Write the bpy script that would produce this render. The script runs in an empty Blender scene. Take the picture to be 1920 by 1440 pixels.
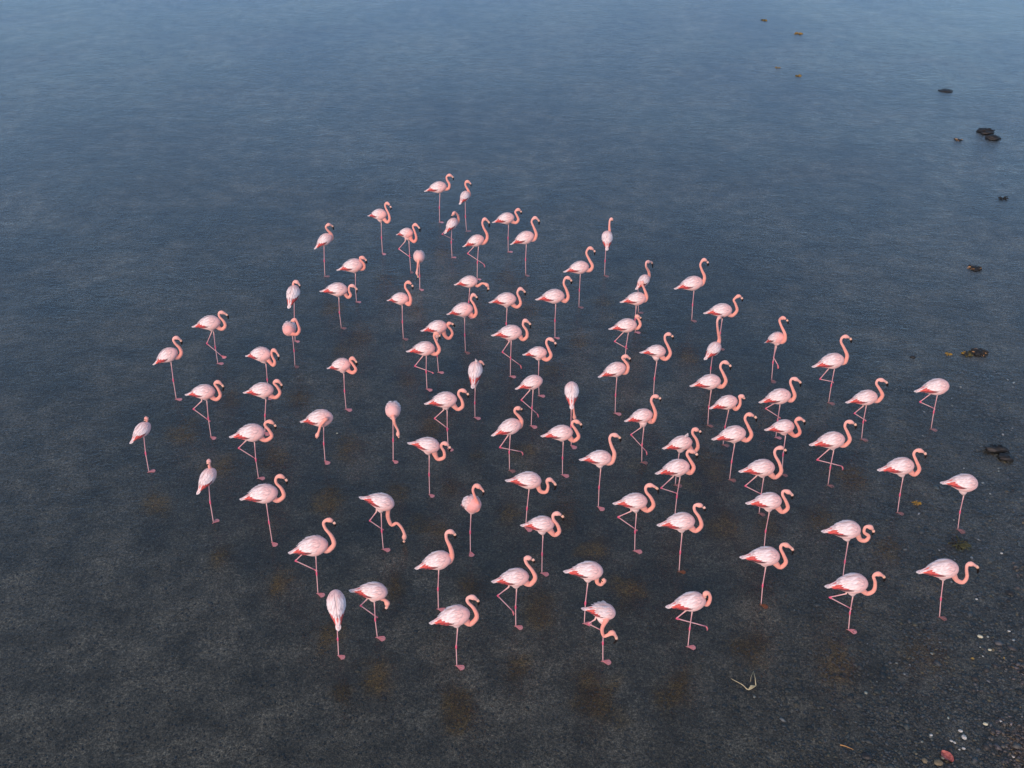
import bpy, math, random
from mathutils import Vector, noise

random.seed(7)
scene = bpy.context.scene
col = scene.collection
R = math.radians

# ---------------------------------------------------------------- camera, world, sun, exposure
cam_d = bpy.data.cameras.new('camera')
cam = bpy.data.objects.new('camera', cam_d)
col.objects.link(cam)
cam.location = (0, 0, 12.5)
cam.rotation_euler = (R(90 - 33.4), 0, 0)
cam_d.sensor_width = 36.0
cam_d.lens = 37.5
cam_d.clip_end = 3000
scene.camera = cam

SUN_EL, SUN_AZ = R(30), R(205)          # azimuth measured from +Y towards +X: behind the camera, to its left
world = bpy.data.worlds.new('World')
scene.world = world
world.use_nodes = True
wn = world.node_tree.nodes
wl = world.node_tree.links
bg = wn['Background']
sky = wn.new('ShaderNodeTexSky')
sky.sky_type = 'NISHITA'
sky.sun_disc = False
sky.sun_elevation = SUN_EL
sky.sun_rotation = SUN_AZ
sky.air_density = 1.0
sky.dust_density = 0.1
sky.ozone_density = 4.0
cool = wn.new('ShaderNodeMix')          # cool tint over the whole sky, added to turn its reflection bluer
cool.data_type = 'RGBA'
cool.blend_type = 'MULTIPLY'
cool.inputs[0].default_value = 1.0
cool.inputs[7].default_value = (0.70, 0.92, 1.14, 1)
wl.new(sky.outputs[0], cool.inputs[6])
# thin high cloud, everywhere in the sky, in soft streaks
tcw = wn.new('ShaderNodeTexCoord')
mpw = wn.new('ShaderNodeMapping'); mpw.inputs['Scale'].default_value = (1.1, 1.6, 3.2); mpw.inputs['Rotation'].default_value = (0, 0, R(25))
wl.new(tcw.outputs['Generated'], mpw.inputs['Vector'])
cn = wn.new('ShaderNodeTexNoise'); cn.inputs['Scale'].default_value = 1.6; cn.inputs['Detail'].default_value = 5
wl.new(mpw.outputs[0], cn.inputs['Vector'])
cr = wn.new('ShaderNodeMapRange'); cr.inputs[1].default_value = 0.35; cr.inputs[2].default_value = 0.68
cr.inputs[3].default_value = 0.62; cr.inputs[4].default_value = 0.92
wl.new(cn.outputs[0], cr.inputs[0])
cloud = wn.new('ShaderNodeMix'); cloud.data_type = 'RGBA'
wl.new(cr.outputs[0], cloud.inputs[0])
wl.new(cool.outputs[2], cloud.inputs[6])
cloud.inputs[7].default_value = (1.62, 2.50, 3.78, 1)
# whole sky dimmed towards the zenith, shaped to weaken reflections in the near water
sx = wn.new('ShaderNodeSeparateXYZ'); wl.new(tcw.outputs['Generated'], sx.inputs[0])
vr = wn.new('ShaderNodeMapRange'); vr.inputs[1].default_value = 0.15; vr.inputs[2].default_value = 0.85
vr.inputs[3].default_value = 0.96; vr.inputs[4].default_value = 0.46
wl.new(sx.outputs[2], vr.inputs[0])
sky_dim = wn.new('ShaderNodeVectorMath'); sky_dim.operation = 'SCALE'
wl.new(cloud.outputs[2], sky_dim.inputs[0]); wl.new(vr.outputs[0], sky_dim.inputs['Scale'])
wl.new(sky_dim.outputs[0], bg.inputs[0])
bg.inputs[1].default_value = 0.15

sd = bpy.data.lights.new('sun', 'SUN')
sd.energy = 2.0
sd.angle = R(35)
sd.color = (1.0, 0.70, 0.54)
sun = bpy.data.objects.new('sun', sd)
col.objects.link(sun)
d = Vector((math.sin(SUN_AZ) * math.cos(SUN_EL), math.cos(SUN_AZ) * math.cos(SUN_EL), math.sin(SUN_EL)))
sun.rotation_euler = d.to_track_quat('Z', 'Y').to_euler()
sun.location = (0, -20, 30)

vs = scene.view_settings
vs.view_transform = 'Standard'
vs.look = 'None'
vs.gamma = 1.0
vs.exposure = 0.95
vs.use_curve_mapping = False
scene.render.engine = 'CYCLES'
scene.cycles.transparent_max_bounces = 12
scene.cycles.max_bounces = 6

# ---------------------------------------------------------------- node helpers
def new_mat(name):
    m = bpy.data.materials.new(name)
    m.use_nodes = True
    nt = m.node_tree
    return m, nt, nt.nodes, nt.links, nt.nodes['Principled BSDF']

def noise_node(nt, scale, detail=4, rough=0.55, vec=None):
    n = nt.nodes.new('ShaderNodeTexNoise')
    n.inputs['Scale'].default_value = scale
    n.inputs['Detail'].default_value = detail
    n.inputs['Roughness'].default_value = rough
    if vec is not None:
        nt.links.new(vec, n.inputs['Vector'])
    return n

def ramp_node(nt, fac, stops):
    r = nt.nodes.new('ShaderNodeValToRGB')
    e = r.color_ramp.elements
    while len(e) < len(stops):
        e.new(0.5)
    for el, (pos, c) in zip(e, stops):
        el.position = pos
        el.color = (*c, 1)
    nt.links.new(fac, r.inputs[0])
    return r

def mix_node(nt, fac, a, b, mode='MIX'):
    m = nt.nodes.new('ShaderNodeMix')
    m.data_type = 'RGBA'
    m.blend_type = mode
    if isinstance(fac, (int, float)):
        m.inputs[0].default_value = fac
    else:
        nt.links.new(fac, m.inputs[0])
    for sock, v in ((m.inputs[6], a), (m.inputs[7], b)):
        if isinstance(v, tuple):
            sock.default_value = (*v, 1)
        else:
            nt.links.new(v, sock)
    return m.outputs[2]

def world_coord(nt, scale=(1, 1, 1), rot=(0, 0, 0)):
    g = nt.nodes.new('ShaderNodeNewGeometry')
    mp = nt.nodes.new('ShaderNodeMapping')
    mp.inputs['Scale'].default_value = scale
    mp.inputs['Rotation'].default_value = rot
    nt.links.new(g.outputs['Position'], mp.inputs['Vector'])
    return mp.outputs[0]

# ---------------------------------------------------------------- materials
def mat_bed():
    m, nt, N, L, b = new_mat('lagoon_bed')
    w = world_coord(nt)
    big = noise_node(nt, 0.30, 6, 0.62, w)
    mid = noise_node(nt, 1.5, 6, 0.68, w)
    fine = noise_node(nt, 22, 5, 0.75, w)
    grit = noise_node(nt, 60, 3, 0.6, w)
    at = N.new('ShaderNodeVertexColor'); at.layer_name = 'reflection_and_silt'
    sp = N.new('ShaderNodeSeparateColor'); L.new(at.outputs[0], sp.inputs[0])
    # dark blue-grey mud, lighter brown silt laid over it in clouds
    mud = ramp_node(nt, mid.outputs[0], [(0.32, (0.012, 0.013, 0.014)), (0.50, (0.026, 0.025, 0.021)), (0.68, (0.046, 0.040, 0.031))])
    silt = ramp_node(nt, mid.outputs[0], [(0.32, (0.028, 0.023, 0.0165)), (0.50, (0.058, 0.049, 0.037)), (0.68, (0.102, 0.086, 0.065))])
    cl = ramp_node(nt, big.outputs[0], [(0.42, (0, 0, 0)), (0.64, (1, 1, 1))])
    add = N.new('ShaderNodeMath'); add.operation = 'ADD'; add.use_clamp = True
    L.new(cl.outputs[0], add.inputs[0]); L.new(sp.outputs[2], add.inputs[1])
    c = mix_node(nt, add.outputs[0], mud.outputs[0], silt.outputs[0])
    # olive-brown patches painted where the birds would reflect in the water
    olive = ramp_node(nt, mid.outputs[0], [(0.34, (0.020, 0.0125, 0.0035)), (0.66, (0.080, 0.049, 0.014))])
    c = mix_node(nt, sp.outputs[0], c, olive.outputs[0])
    # coarse grey-brown sediment near the shore
    grey = ramp_node(nt, mid.outputs[0], [(0.32, (0.024, 0.021, 0.017)), (0.50, (0.058, 0.051, 0.043)), (0.68, (0.105, 0.094, 0.080))])
    c = mix_node(nt, sp.outputs[1], c, grey.outputs[0])
    fr = ramp_node(nt, fine.outputs[0], [(0.32, (0.30, 0.30, 0.30)), (0.50, (1, 1, 1)), (0.70, (2.4, 2.4, 2.4))])
    c = mix_node(nt, 1.0, c, fr.outputs[0], 'MULTIPLY')
    gr = ramp_node(nt, grit.outputs[0], [(0.36, (0.40, 0.40, 0.40)), (0.52, (1, 1, 1)), (0.68, (2.2, 2.2, 2.2))])
    c = mix_node(nt, 1.0, c, gr.outputs[0], 'MULTIPLY')
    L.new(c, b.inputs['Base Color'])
    b.inputs['Roughness'].default_value = 0.75
    b.inputs['Specular IOR Level'].default_value = 0.3
    bp = N.new('ShaderNodeBump')
    bp.inputs['Strength'].default_value = 0.8
    bp.inputs['Distance'].default_value = 0.03
    L.new(fine.outputs[0], bp.inputs['Height'])
    L.new(bp.outputs[0], b.inputs['Normal'])
    return m

def mat_water():
    m, nt, N, L, b = new_mat('lagoon_water')
    N.remove(b)
    out = N['Material Output']
    w1 = world_coord(nt, (0.75, 1.25, 1), (0, 0, R(12)))
    w2 = world_coord(nt, (0.9, 1.4, 1), (0, 0, R(-20)))
    w3 = world_coord(nt, (1, 1, 1))
    a = noise_node(nt, 9.0, 4, 0.62, w1)
    c = noise_node(nt, 21.0, 3, 0.6, w2)
    patch = noise_node(nt, 0.16, 3, 0.55, w3)
    w4 = world_coord(nt, (0.7, 1.2, 1), (0, 0, R(24)))
    swell = noise_node(nt, 3.2, 3, 0.6, w4)
    add = N.new('ShaderNodeMath'); add.operation = 'MULTIPLY_ADD'
    L.new(c.outputs[0], add.inputs[0]); add.inputs[1].default_value = 0.45
    add2 = N.new('ShaderNodeMath'); add2.operation = 'MULTIPLY_ADD'
    L.new(swell.outputs[0], add2.inputs[0]); add2.inputs[1].default_value = 1.1
    L.new(a.outputs[0], add2.inputs[2])
    L.new(add2.outputs[0], add.inputs[2])
    amp = N.new('ShaderNodeMapRange')
    amp.inputs[1].default_value = 0.3; amp.inputs[2].default_value = 0.7
    amp.inputs[3].default_value = 0.70; amp.inputs[4].default_value = 1.35
    L.new(patch.outputs[0], amp.inputs[0])
    mul = N.new('ShaderNodeMath'); mul.operation = 'MULTIPLY'
    L.new(add.outputs[0], mul.inputs[0]); L.new(amp.outputs[0], mul.inputs[1])
    bp = N.new('ShaderNodeBump')
    bp.inputs['Strength'].default_value = 1.0
    bp.inputs['Distance'].default_value = WATER_BUMP
    L.new(mul.outputs[0], bp.inputs['Height'])
    fr = N.new('ShaderNodeFresnel'); fr.inputs[0].default_value = 1.333
    L.new(bp.outputs[0], fr.inputs['Normal'])
    gl = N.new('ShaderNodeBsdfGlossy')
    gl.inputs['Roughness'].default_value = 0.08
    gl.inputs['Color'].default_value = (1, 1, 1, 1)
    L.new(bp.outputs[0], gl.inputs['Normal'])
    tr = N.new('ShaderNodeBsdfTransparent')
    tr.inputs['Color'].default_value = (0.80, 0.86, 0.86, 1)
    mx = N.new('ShaderNodeMixShader')
    geo = N.new('ShaderNodeNewGeometry')      # seen from below the sheet lets light through (no false total reflection)
    inv = N.new('ShaderNodeMath'); inv.operation = 'SUBTRACT'; inv.inputs[0].default_value = 1.0
    L.new(geo.outputs['Backfacing'], inv.inputs[1])
    fm = N.new('ShaderNodeMath'); fm.operation = 'MULTIPLY'
    L.new(fr.outputs[0], fm.inputs[0]); L.new(inv.outputs[0], fm.inputs[1])
    L.new(fm.outputs[0], mx.inputs[0]); L.new(tr.outputs[0], mx.inputs[1]); L.new(gl.outputs[0], mx.inputs[2])
    L.new(mx.outputs[0], out.inputs['Surface'])
    return m

WATER_BUMP = 0.0105

def mat_pigment(name, rough=0.75, sheen=0.0, sss=0.0, bump=0.0, streak=0.0):
    """colour comes from the 'pigment' vertex colours (the plumage's own colours)"""
    m, nt, N, L, b = new_mat(name)
    vc = N.new('ShaderNodeVertexColor'); vc.layer_name = 'pigment'
    tc = N.new('ShaderNodeTexCoord')
    oi = N.new('ShaderNodeObjectInfo')
    c = vc.outputs[0]
    if streak:
        mp = N.new('ShaderNodeMapping'); mp.inputs['Scale'].default_value = (4, 30, 30)
        mp.inputs['Rotation'].default_value = (0, R(-30), 0)
        L.new(tc.outputs['Object'], mp.inputs['Vector'])
        n = noise_node(nt, 1.0, 3, 0.6, mp.outputs[0])
        r = ramp_node(nt, n.outputs[0], [(0.32, (1 - streak, 1 - streak, 1 - streak * 0.9)), (0.6, (1.04, 1.03, 1.03))])
        c = mix_node(nt, 1.0, c, r.outputs[0], 'MULTIPLY')
    L.new(c, b.inputs['Base Color'])
    b.inputs['Roughness'].default_value = rough
    b.inputs['Specular IOR Level'].default_value = 0.25
    if sheen:
        b.inputs['Sheen Weight'].default_value = sheen
        b.inputs['Sheen Roughness'].default_value = 0.5
    if bump:
        n2 = noise_node(nt, 55, 3, 0.6, tc.outputs['Object'])
        bp = N.new('ShaderNodeBump'); bp.inputs['Strength'].default_value = bump; bp.inputs['Distance'].default_value = 0.006
        L.new(n2.outputs[0], bp.inputs['Height']); L.new(bp.outputs[0], b.inputs['Normal'])
    return m

def mat_flat(name, c1, c2, scale=12, rough=0.7, bump=0.3):
    m, nt, N, L, b = new_mat(name)
    tc = N.new('ShaderNodeTexCoord')
    n = noise_node(nt, scale, 5, 0.65, tc.outputs['Object'])
    r = ramp_node(nt, n.outputs[0], [(0.35, c1), (0.65, c2)])
    L.new(r.outputs[0], b.inputs['Base Color'])
    b.inputs['Roughness'].default_value = rough
    bp = N.new('ShaderNodeBump'); bp.inputs['Strength'].default_value = bump; bp.inputs['Distance'].default_value = 0.01
    L.new(n.outputs[0], bp.inputs['Height']); L.new(bp.outputs[0], b.inputs['Normal'])
    return m

M_BED = mat_bed()
M_WATER = mat_water()
M_PLUME = mat_pigment('plumage', 0.8, sheen=0.15, bump=0.5, streak=0.10)
M_WING = mat_pigment('wing_feathers', 0.7, sheen=0.1, bump=0.2, streak=0.42)
M_LEG = mat_pigment('leg_skin', 0.5, bump=0.2)
M_BILL = mat_pigment('bill_horn', 0.35)
M_EYE = mat_flat('eye', (0.02, 0.015, 0.01), (0.05, 0.03, 0.01), rough=0.2)
M_WEED_DARK = mat_flat('dark_weed', (0.004, 0.005, 0.005), (0.014, 0.014, 0.012), 18)
M_WEED_YEL = mat_flat('yellow_weed', (0.12, 0.08, 0.010), (0.34, 0.20, 0.02), 25)
M_WEED_GRN = mat_flat('olive_weed', (0.02, 0.022, 0.006), (0.06, 0.06, 0.015), 20)
M_ROCK = mat_flat('dark_rock', (0.004, 0.005, 0.006), (0.016, 0.016, 0.015), 14, 0.6, 0.8)
M_SHELL = mat_flat('pale_shell', (0.28, 0.27, 0.24), (0.6, 0.58, 0.52), 60, 0.5)
M_SHELL_Y = mat_flat('cream_shell', (0.40, 0.36, 0.22), (0.62, 0.58, 0.42), 60, 0.5)
M_LEAF_RED = mat_flat('red_leaf', (0.16, 0.035, 0.03), (0.42, 0.12, 0.10), 40, 0.6)
M_STRAW = mat_flat('dry_straw', (0.30, 0.26, 0.14), (0.50, 0.45, 0.28), 60)
M_TWIG = mat_flat('tan_twig', (0.25, 0.12, 0.04), (0.42, 0.24, 0.08), 60)
M_TAN = mat_flat('tan_stone', (0.10, 0.08, 0.045), (0.18, 0.15, 0.09), 40)
M_OCHRE = mat_flat('ochre_leaf', (0.22, 0.14, 0.03), (0.34, 0.24, 0.06), 40)

def mat_gravel():
    m, nt, N, L, b = new_mat('gravel')
    vc = N.new('ShaderNodeVertexColor'); vc.layer_name = 'pigment'
    L.new(vc.outputs[0], b.inputs['Base Color'])
    b.inputs['Roughness'].default_value = 0.65
    return m
M_GRAVEL = mat_gravel()

# ---------------------------------------------------------------- object helpers
def mesh_obj(name, verts, faces, mat, parent=None, colors=None, smooth=True, loc=None):
    me = bpy.data.meshes.new(name)
    me.from_pydata([tuple(v) for v in verts], [], faces)
    me.materials.append(mat)
    if colors is not None:
        ca = me.color_attributes.new('pigment', 'FLOAT_COLOR', 'POINT')
        flat = []
        for c in colors:
            flat.extend((c[0], c[1], c[2], 1.0))
        ca.data.foreach_set('color', flat)
    if smooth:
        me.polygons.foreach_set('use_smooth', [True] * len(me.polygons))
    me.update()
    o = bpy.data.objects.new(name, me)
    col.objects.link(o)
    if parent:
        o.parent = parent
    if loc:
        o.location = loc
    return o

def tag(o, label=None, cat=None, group=None, kind=None):
    if label: o['label'] = label
    if cat: o['category'] = cat
    if group: o['group'] = group
    if kind: o['kind'] = kind
    return o

def lerp(a, b, t):
    return a + (b - a) * t

def mixc(a, b, t):
    t = max(0.0, min(1.0, t))
    return (a[0] + (b[0] - a[0]) * t, a[1] + (b[1] - a[1]) * t, a[2] + (b[2] - a[2]) * t)

def sstep(a, b, x):
    t = max(0.0, min(1.0, (x - a) / (b - a)))
    return t * t * (3 - 2 * t)

def curve_at(tab, t):
    if t <= tab[0][0]: return tab[0][1]
    for (a, va), (b, vb) in zip(tab, tab[1:]):
        if t <= b:
            u = (t - a) / (b - a)
            return va + (vb - va) * u
    return tab[-1][1]

def spline(pts, n):
    """Catmull-Rom through pts, n samples evenly along its length"""
    P = [Vector(p) for p in pts]
    if len(P) < 3:
        return [P[0].lerp(P[-1], i / (n - 1)) for i in range(n)]
    Q = [P[0] * 2 - P[1]] + P + [P[-1] * 2 - P[-2]]
    dense = []
    for i in range(1, len(Q) - 2):
        p0, p1, p2, p3 = Q[i - 1], Q[i], Q[i + 1], Q[i + 2]
        for k in range(12):
            t = k / 12
            dense.append(0.5 * ((2 * p1) + (p2 - p0) * t + (2 * p0 - 5 * p1 + 4 * p2 - p3) * t * t + (3 * p1 - p0 - 3 * p2 + p3) * t * t * t))
    dense.append(P[-1])
    for _ in range(2):
        dense = [dense[0]] + [(dense[i - 1] + dense[i] * 2 + dense[i + 1]) / 4 for i in range(1, len(dense) - 1)] + [dense[-1]]
    acc = [0.0]
    for a, b in zip(dense, dense[1:]):
        acc.append(acc[-1] + (b - a).length)
    out = []
    j = 0
    for i in range(n):
        s = acc[-1] * i / (n - 1)
        while j < len(acc) - 2 and acc[j + 1] < s:
            j += 1
        u = (s - acc[j]) / max(1e-9, acc[j + 1] - acc[j])
        out.append(dense[j].lerp(dense[j + 1], max(0, min(1, u))))
    return out

def tube(verts, faces, cols, path, radii, colors, seg=8, side=Vector((0, 1, 0)), squash=1.0, cap=True):
    """sweep rings along a path; 'side' keeps the frame from twisting; squash narrows it sideways"""
    base = len(verts)
    n = len(path)
    prev = side
    for i in range(n):
        a = path[max(0, i - 1)]; b = path[min(n - 1, i + 1)]
        t = (b - a)
        if t.length < 1e-7: t = Vector((0, 0, 1))
        t.normalize()
        s = prev - t * prev.dot(t)
        if s.length < 1e-4:
            s = Vector((1, 0, 0)) - t * t.x
        s.normalize(); prev = s
        u = t.cross(s)
        for k in range(seg):
            an = 2 * math.pi * k / seg
            verts.append(path[i] + (s * math.cos(an) * squash + u * math.sin(an)) * radii[i])
            cols.append(colors[i])
    for i in range(n - 1):
        for k in range(seg):
            a = base + i * seg + k; b = base + i * seg + (k + 1) % seg
            faces.append((a, b, b + seg, a + seg))
    if cap:
        for i, rev in ((0, True), (n - 1, False)):
            verts.append(path[i].copy()); cols.append(colors[i])
            c = len(verts) - 1
            for k in range(seg):
                a = base + i * seg + k; b = base + i * seg + (k + 1) % seg
                faces.append((c, b, a) if rev else (c, a, b))

# ---------------------------------------------------------------- setting: bed, water
def shore(x, y):
    """height of the lagoon bed; it climbs to a wet gravel edge at the near right corner"""
    s = sstep(-0.4, 3.0, (x - 5.0) * 0.9 - (y - 10.2) * 0.55 + 0.7 * noise.noise(Vector((x * 0.6, y * 0.6, 3))))
    z = -0.055 + 0.060 * s
    z += (0.012 + 0.016 * s) * noise.noise(Vector((x * 1.3, y * 1.3, 0))) + (0.004 + 0.012 * s) * noise.noise(Vector((x * 5, y * 5, 9)))
    return z

def grid_axis(lo, hi, step, far):
    a = [lo + i * step for i in range(int((hi - lo) / step) + 1)]
    left, right = [], []
    q = step
    x = lo
    while x > -far:
        q *= 1.5; x -= q; left.append(x)
    q = step; x = a[-1]
    while x < far:
        q *= 1.5; x += q; right.append(x)
    return left[::-1] + a + right

gx = grid_axis(-9, 11, 0.09, 900)
gy = grid_axis(7, 26, 0.10, 900)
bv = [(x, y, shore(x, y)) for y in gy for x in gx]
W = len(gx)
bf = [(j * W + i, j * W + i + 1, (j + 1) * W + i + 1, (j + 1) * W + i) for j in range(len(gy) - 1) for i in range(W - 1)]
def shore_s(x, y):
    return sstep(-1.5, 2.4, (x - 5.0) * 0.9 - (y - 10.2) * 0.42 + 1.3 * noise.noise(Vector((x * 0.6, y * 0.6, 3))))
BIRD_REFLECTIONS = [  # bird reflections painted on the bed as brown patches: centre, radius, weight
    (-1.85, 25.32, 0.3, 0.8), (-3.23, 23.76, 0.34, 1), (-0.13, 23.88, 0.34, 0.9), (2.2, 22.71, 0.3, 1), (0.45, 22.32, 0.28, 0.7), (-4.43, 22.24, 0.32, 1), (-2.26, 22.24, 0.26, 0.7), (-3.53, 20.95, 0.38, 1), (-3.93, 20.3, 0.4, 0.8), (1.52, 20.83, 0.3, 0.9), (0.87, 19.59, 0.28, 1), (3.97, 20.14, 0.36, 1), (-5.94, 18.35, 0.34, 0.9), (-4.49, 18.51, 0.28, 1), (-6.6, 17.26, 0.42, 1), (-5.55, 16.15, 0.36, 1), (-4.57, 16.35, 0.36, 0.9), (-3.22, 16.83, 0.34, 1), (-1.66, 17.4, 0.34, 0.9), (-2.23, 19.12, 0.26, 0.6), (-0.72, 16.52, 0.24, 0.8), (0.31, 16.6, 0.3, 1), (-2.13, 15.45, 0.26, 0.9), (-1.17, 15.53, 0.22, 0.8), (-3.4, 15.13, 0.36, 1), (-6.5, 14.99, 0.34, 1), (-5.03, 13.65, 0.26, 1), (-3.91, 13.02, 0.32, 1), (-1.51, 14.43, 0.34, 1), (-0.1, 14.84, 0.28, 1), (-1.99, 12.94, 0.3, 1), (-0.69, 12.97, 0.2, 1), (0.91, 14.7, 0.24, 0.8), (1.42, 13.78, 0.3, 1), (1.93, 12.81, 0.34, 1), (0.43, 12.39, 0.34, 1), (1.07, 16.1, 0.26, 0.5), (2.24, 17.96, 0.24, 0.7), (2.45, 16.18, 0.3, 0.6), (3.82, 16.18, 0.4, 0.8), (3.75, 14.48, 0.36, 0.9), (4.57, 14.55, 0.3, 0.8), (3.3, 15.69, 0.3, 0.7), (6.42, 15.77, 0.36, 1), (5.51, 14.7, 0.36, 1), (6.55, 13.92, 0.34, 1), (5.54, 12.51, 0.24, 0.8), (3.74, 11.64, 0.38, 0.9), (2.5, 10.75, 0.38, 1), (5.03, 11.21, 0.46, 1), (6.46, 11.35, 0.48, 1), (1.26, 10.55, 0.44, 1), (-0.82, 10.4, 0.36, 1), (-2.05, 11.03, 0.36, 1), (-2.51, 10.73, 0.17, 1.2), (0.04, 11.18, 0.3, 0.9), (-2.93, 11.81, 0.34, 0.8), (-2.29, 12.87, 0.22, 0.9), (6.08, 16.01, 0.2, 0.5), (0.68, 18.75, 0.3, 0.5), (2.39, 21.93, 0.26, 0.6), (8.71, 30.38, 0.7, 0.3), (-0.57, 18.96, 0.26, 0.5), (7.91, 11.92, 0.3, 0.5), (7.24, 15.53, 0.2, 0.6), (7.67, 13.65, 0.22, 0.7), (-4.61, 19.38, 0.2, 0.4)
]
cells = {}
for (sx, sy, sr, sw) in BIRD_REFLECTIONS:
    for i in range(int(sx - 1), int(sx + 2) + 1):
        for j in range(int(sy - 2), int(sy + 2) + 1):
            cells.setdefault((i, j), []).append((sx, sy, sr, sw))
def reflection_and_silt(x, y):  # red: painted bird reflections, green: shore sediment, blue: brown silt
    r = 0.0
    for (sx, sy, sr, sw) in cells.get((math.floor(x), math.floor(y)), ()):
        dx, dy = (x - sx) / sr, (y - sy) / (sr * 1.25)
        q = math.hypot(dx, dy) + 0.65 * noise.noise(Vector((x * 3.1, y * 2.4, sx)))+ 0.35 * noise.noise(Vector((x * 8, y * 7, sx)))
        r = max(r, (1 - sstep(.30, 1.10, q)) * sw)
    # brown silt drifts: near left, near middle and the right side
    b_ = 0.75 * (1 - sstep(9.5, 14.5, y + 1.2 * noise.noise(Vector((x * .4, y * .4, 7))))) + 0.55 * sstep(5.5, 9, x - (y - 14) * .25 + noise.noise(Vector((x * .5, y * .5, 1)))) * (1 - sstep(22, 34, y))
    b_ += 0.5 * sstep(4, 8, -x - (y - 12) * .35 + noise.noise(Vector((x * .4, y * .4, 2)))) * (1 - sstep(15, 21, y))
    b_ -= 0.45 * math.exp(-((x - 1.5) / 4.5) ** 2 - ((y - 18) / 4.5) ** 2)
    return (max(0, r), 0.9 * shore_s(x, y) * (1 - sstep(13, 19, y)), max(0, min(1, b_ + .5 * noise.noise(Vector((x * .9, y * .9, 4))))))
bed = mesh_obj('lagoon_bed', bv, bf, M_BED)
ca_ = bed.data.color_attributes.new('reflection_and_silt', 'FLOAT_COLOR', 'POINT')
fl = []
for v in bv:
    if -16 < v[0] < 16 and 5 < v[1] < 40: fl.extend((*reflection_and_silt(v[0], v[1]), 1.0))
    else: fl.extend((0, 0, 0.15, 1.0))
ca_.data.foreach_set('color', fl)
tag(bed, kind='structure')
F_ = 900
water = mesh_obj('water', [(-F_, -F_, 0), (F_, -F_, 0), (F_, F_, 0), (-F_, F_, 0)], [(0, 1, 2, 3)], M_WATER)
tag(water, kind='structure')

# gravel lying on the bed (countless): low pebbles, denser towards the right edge
ico_v = [Vector(v).normalized() for v in [(0, 0, 1), (0.9, 0, 0.3), (0.28, 0.86, 0.3), (-0.73, 0.53, 0.3), (-0.73, -0.53, 0.3), (0.28, -0.86, 0.3), (0, 0, -0.6)]]
ico_f = [(0, 1, 2), (0, 2, 3), (0, 3, 4), (0, 4, 5), (0, 5, 1), (6, 2, 1), (6, 3, 2), (6, 4, 3), (6, 5, 4), (6, 1, 5)]
gv, gf, gc = [], [], []
def pebble(x, y, r, c):
    z = shore(x, y) + r * 0.15
    b = len(gv)
    an = random.uniform(0, 6.28); ca, sa = math.cos(an), math.sin(an)
    sx, sy, sz = r * random.uniform(0.8, 1.5), r * random.uniform(0.6, 1.0), r * random.uniform(0.35, 0.7)
    for v in ico_v:
        px, py = v.x * sx, v.y * sy
        gv.append((x + px * ca - py * sa, y + px * sa + py * ca, z + v.z * sz)); gc.append(c)
    for f in ico_f:
        gf.append((b + f[0], b + f[1], b + f[2]))
for i in range(52000):
    y = 8.6 + (random.random() ** 1.35) * 11
    x = random.uniform(-1, 1) * (y * 0.62 + 1.6)
    right = sstep(1, 7, x - (y - 10) * 0.4)
    if random.random() > 0.30 + 0.70 * right: continue
    r = random.uniform(0.010, 0.024) * (1 + 0.6 * right)
    if random.random() < 0.012 + 0.02 * right: r *= 1.8
    k = random.random()
    v = random.uniform(0.006, 0.030 + 0.045 * right)
    c = (v, v * random.uniform(0.9, 1.0), v * random.uniform(0.78, 0.98))
    if k < 0.012 * right + 0.002: c = tuple(min(.5, q * 5) for q in c)
    elif k < 0.12: c = (v * 1.5, v * 1.15, v * 0.6)
    pebble(x, y, r, c)
gravel = mesh_obj('gravel', gv, gf, M_GRAVEL, colors=gc, smooth=True)
tag(gravel, kind='stuff')
tag(gravel, label='dark gravel scattered over the shallow lagoon bed', cat='gravel')

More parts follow.
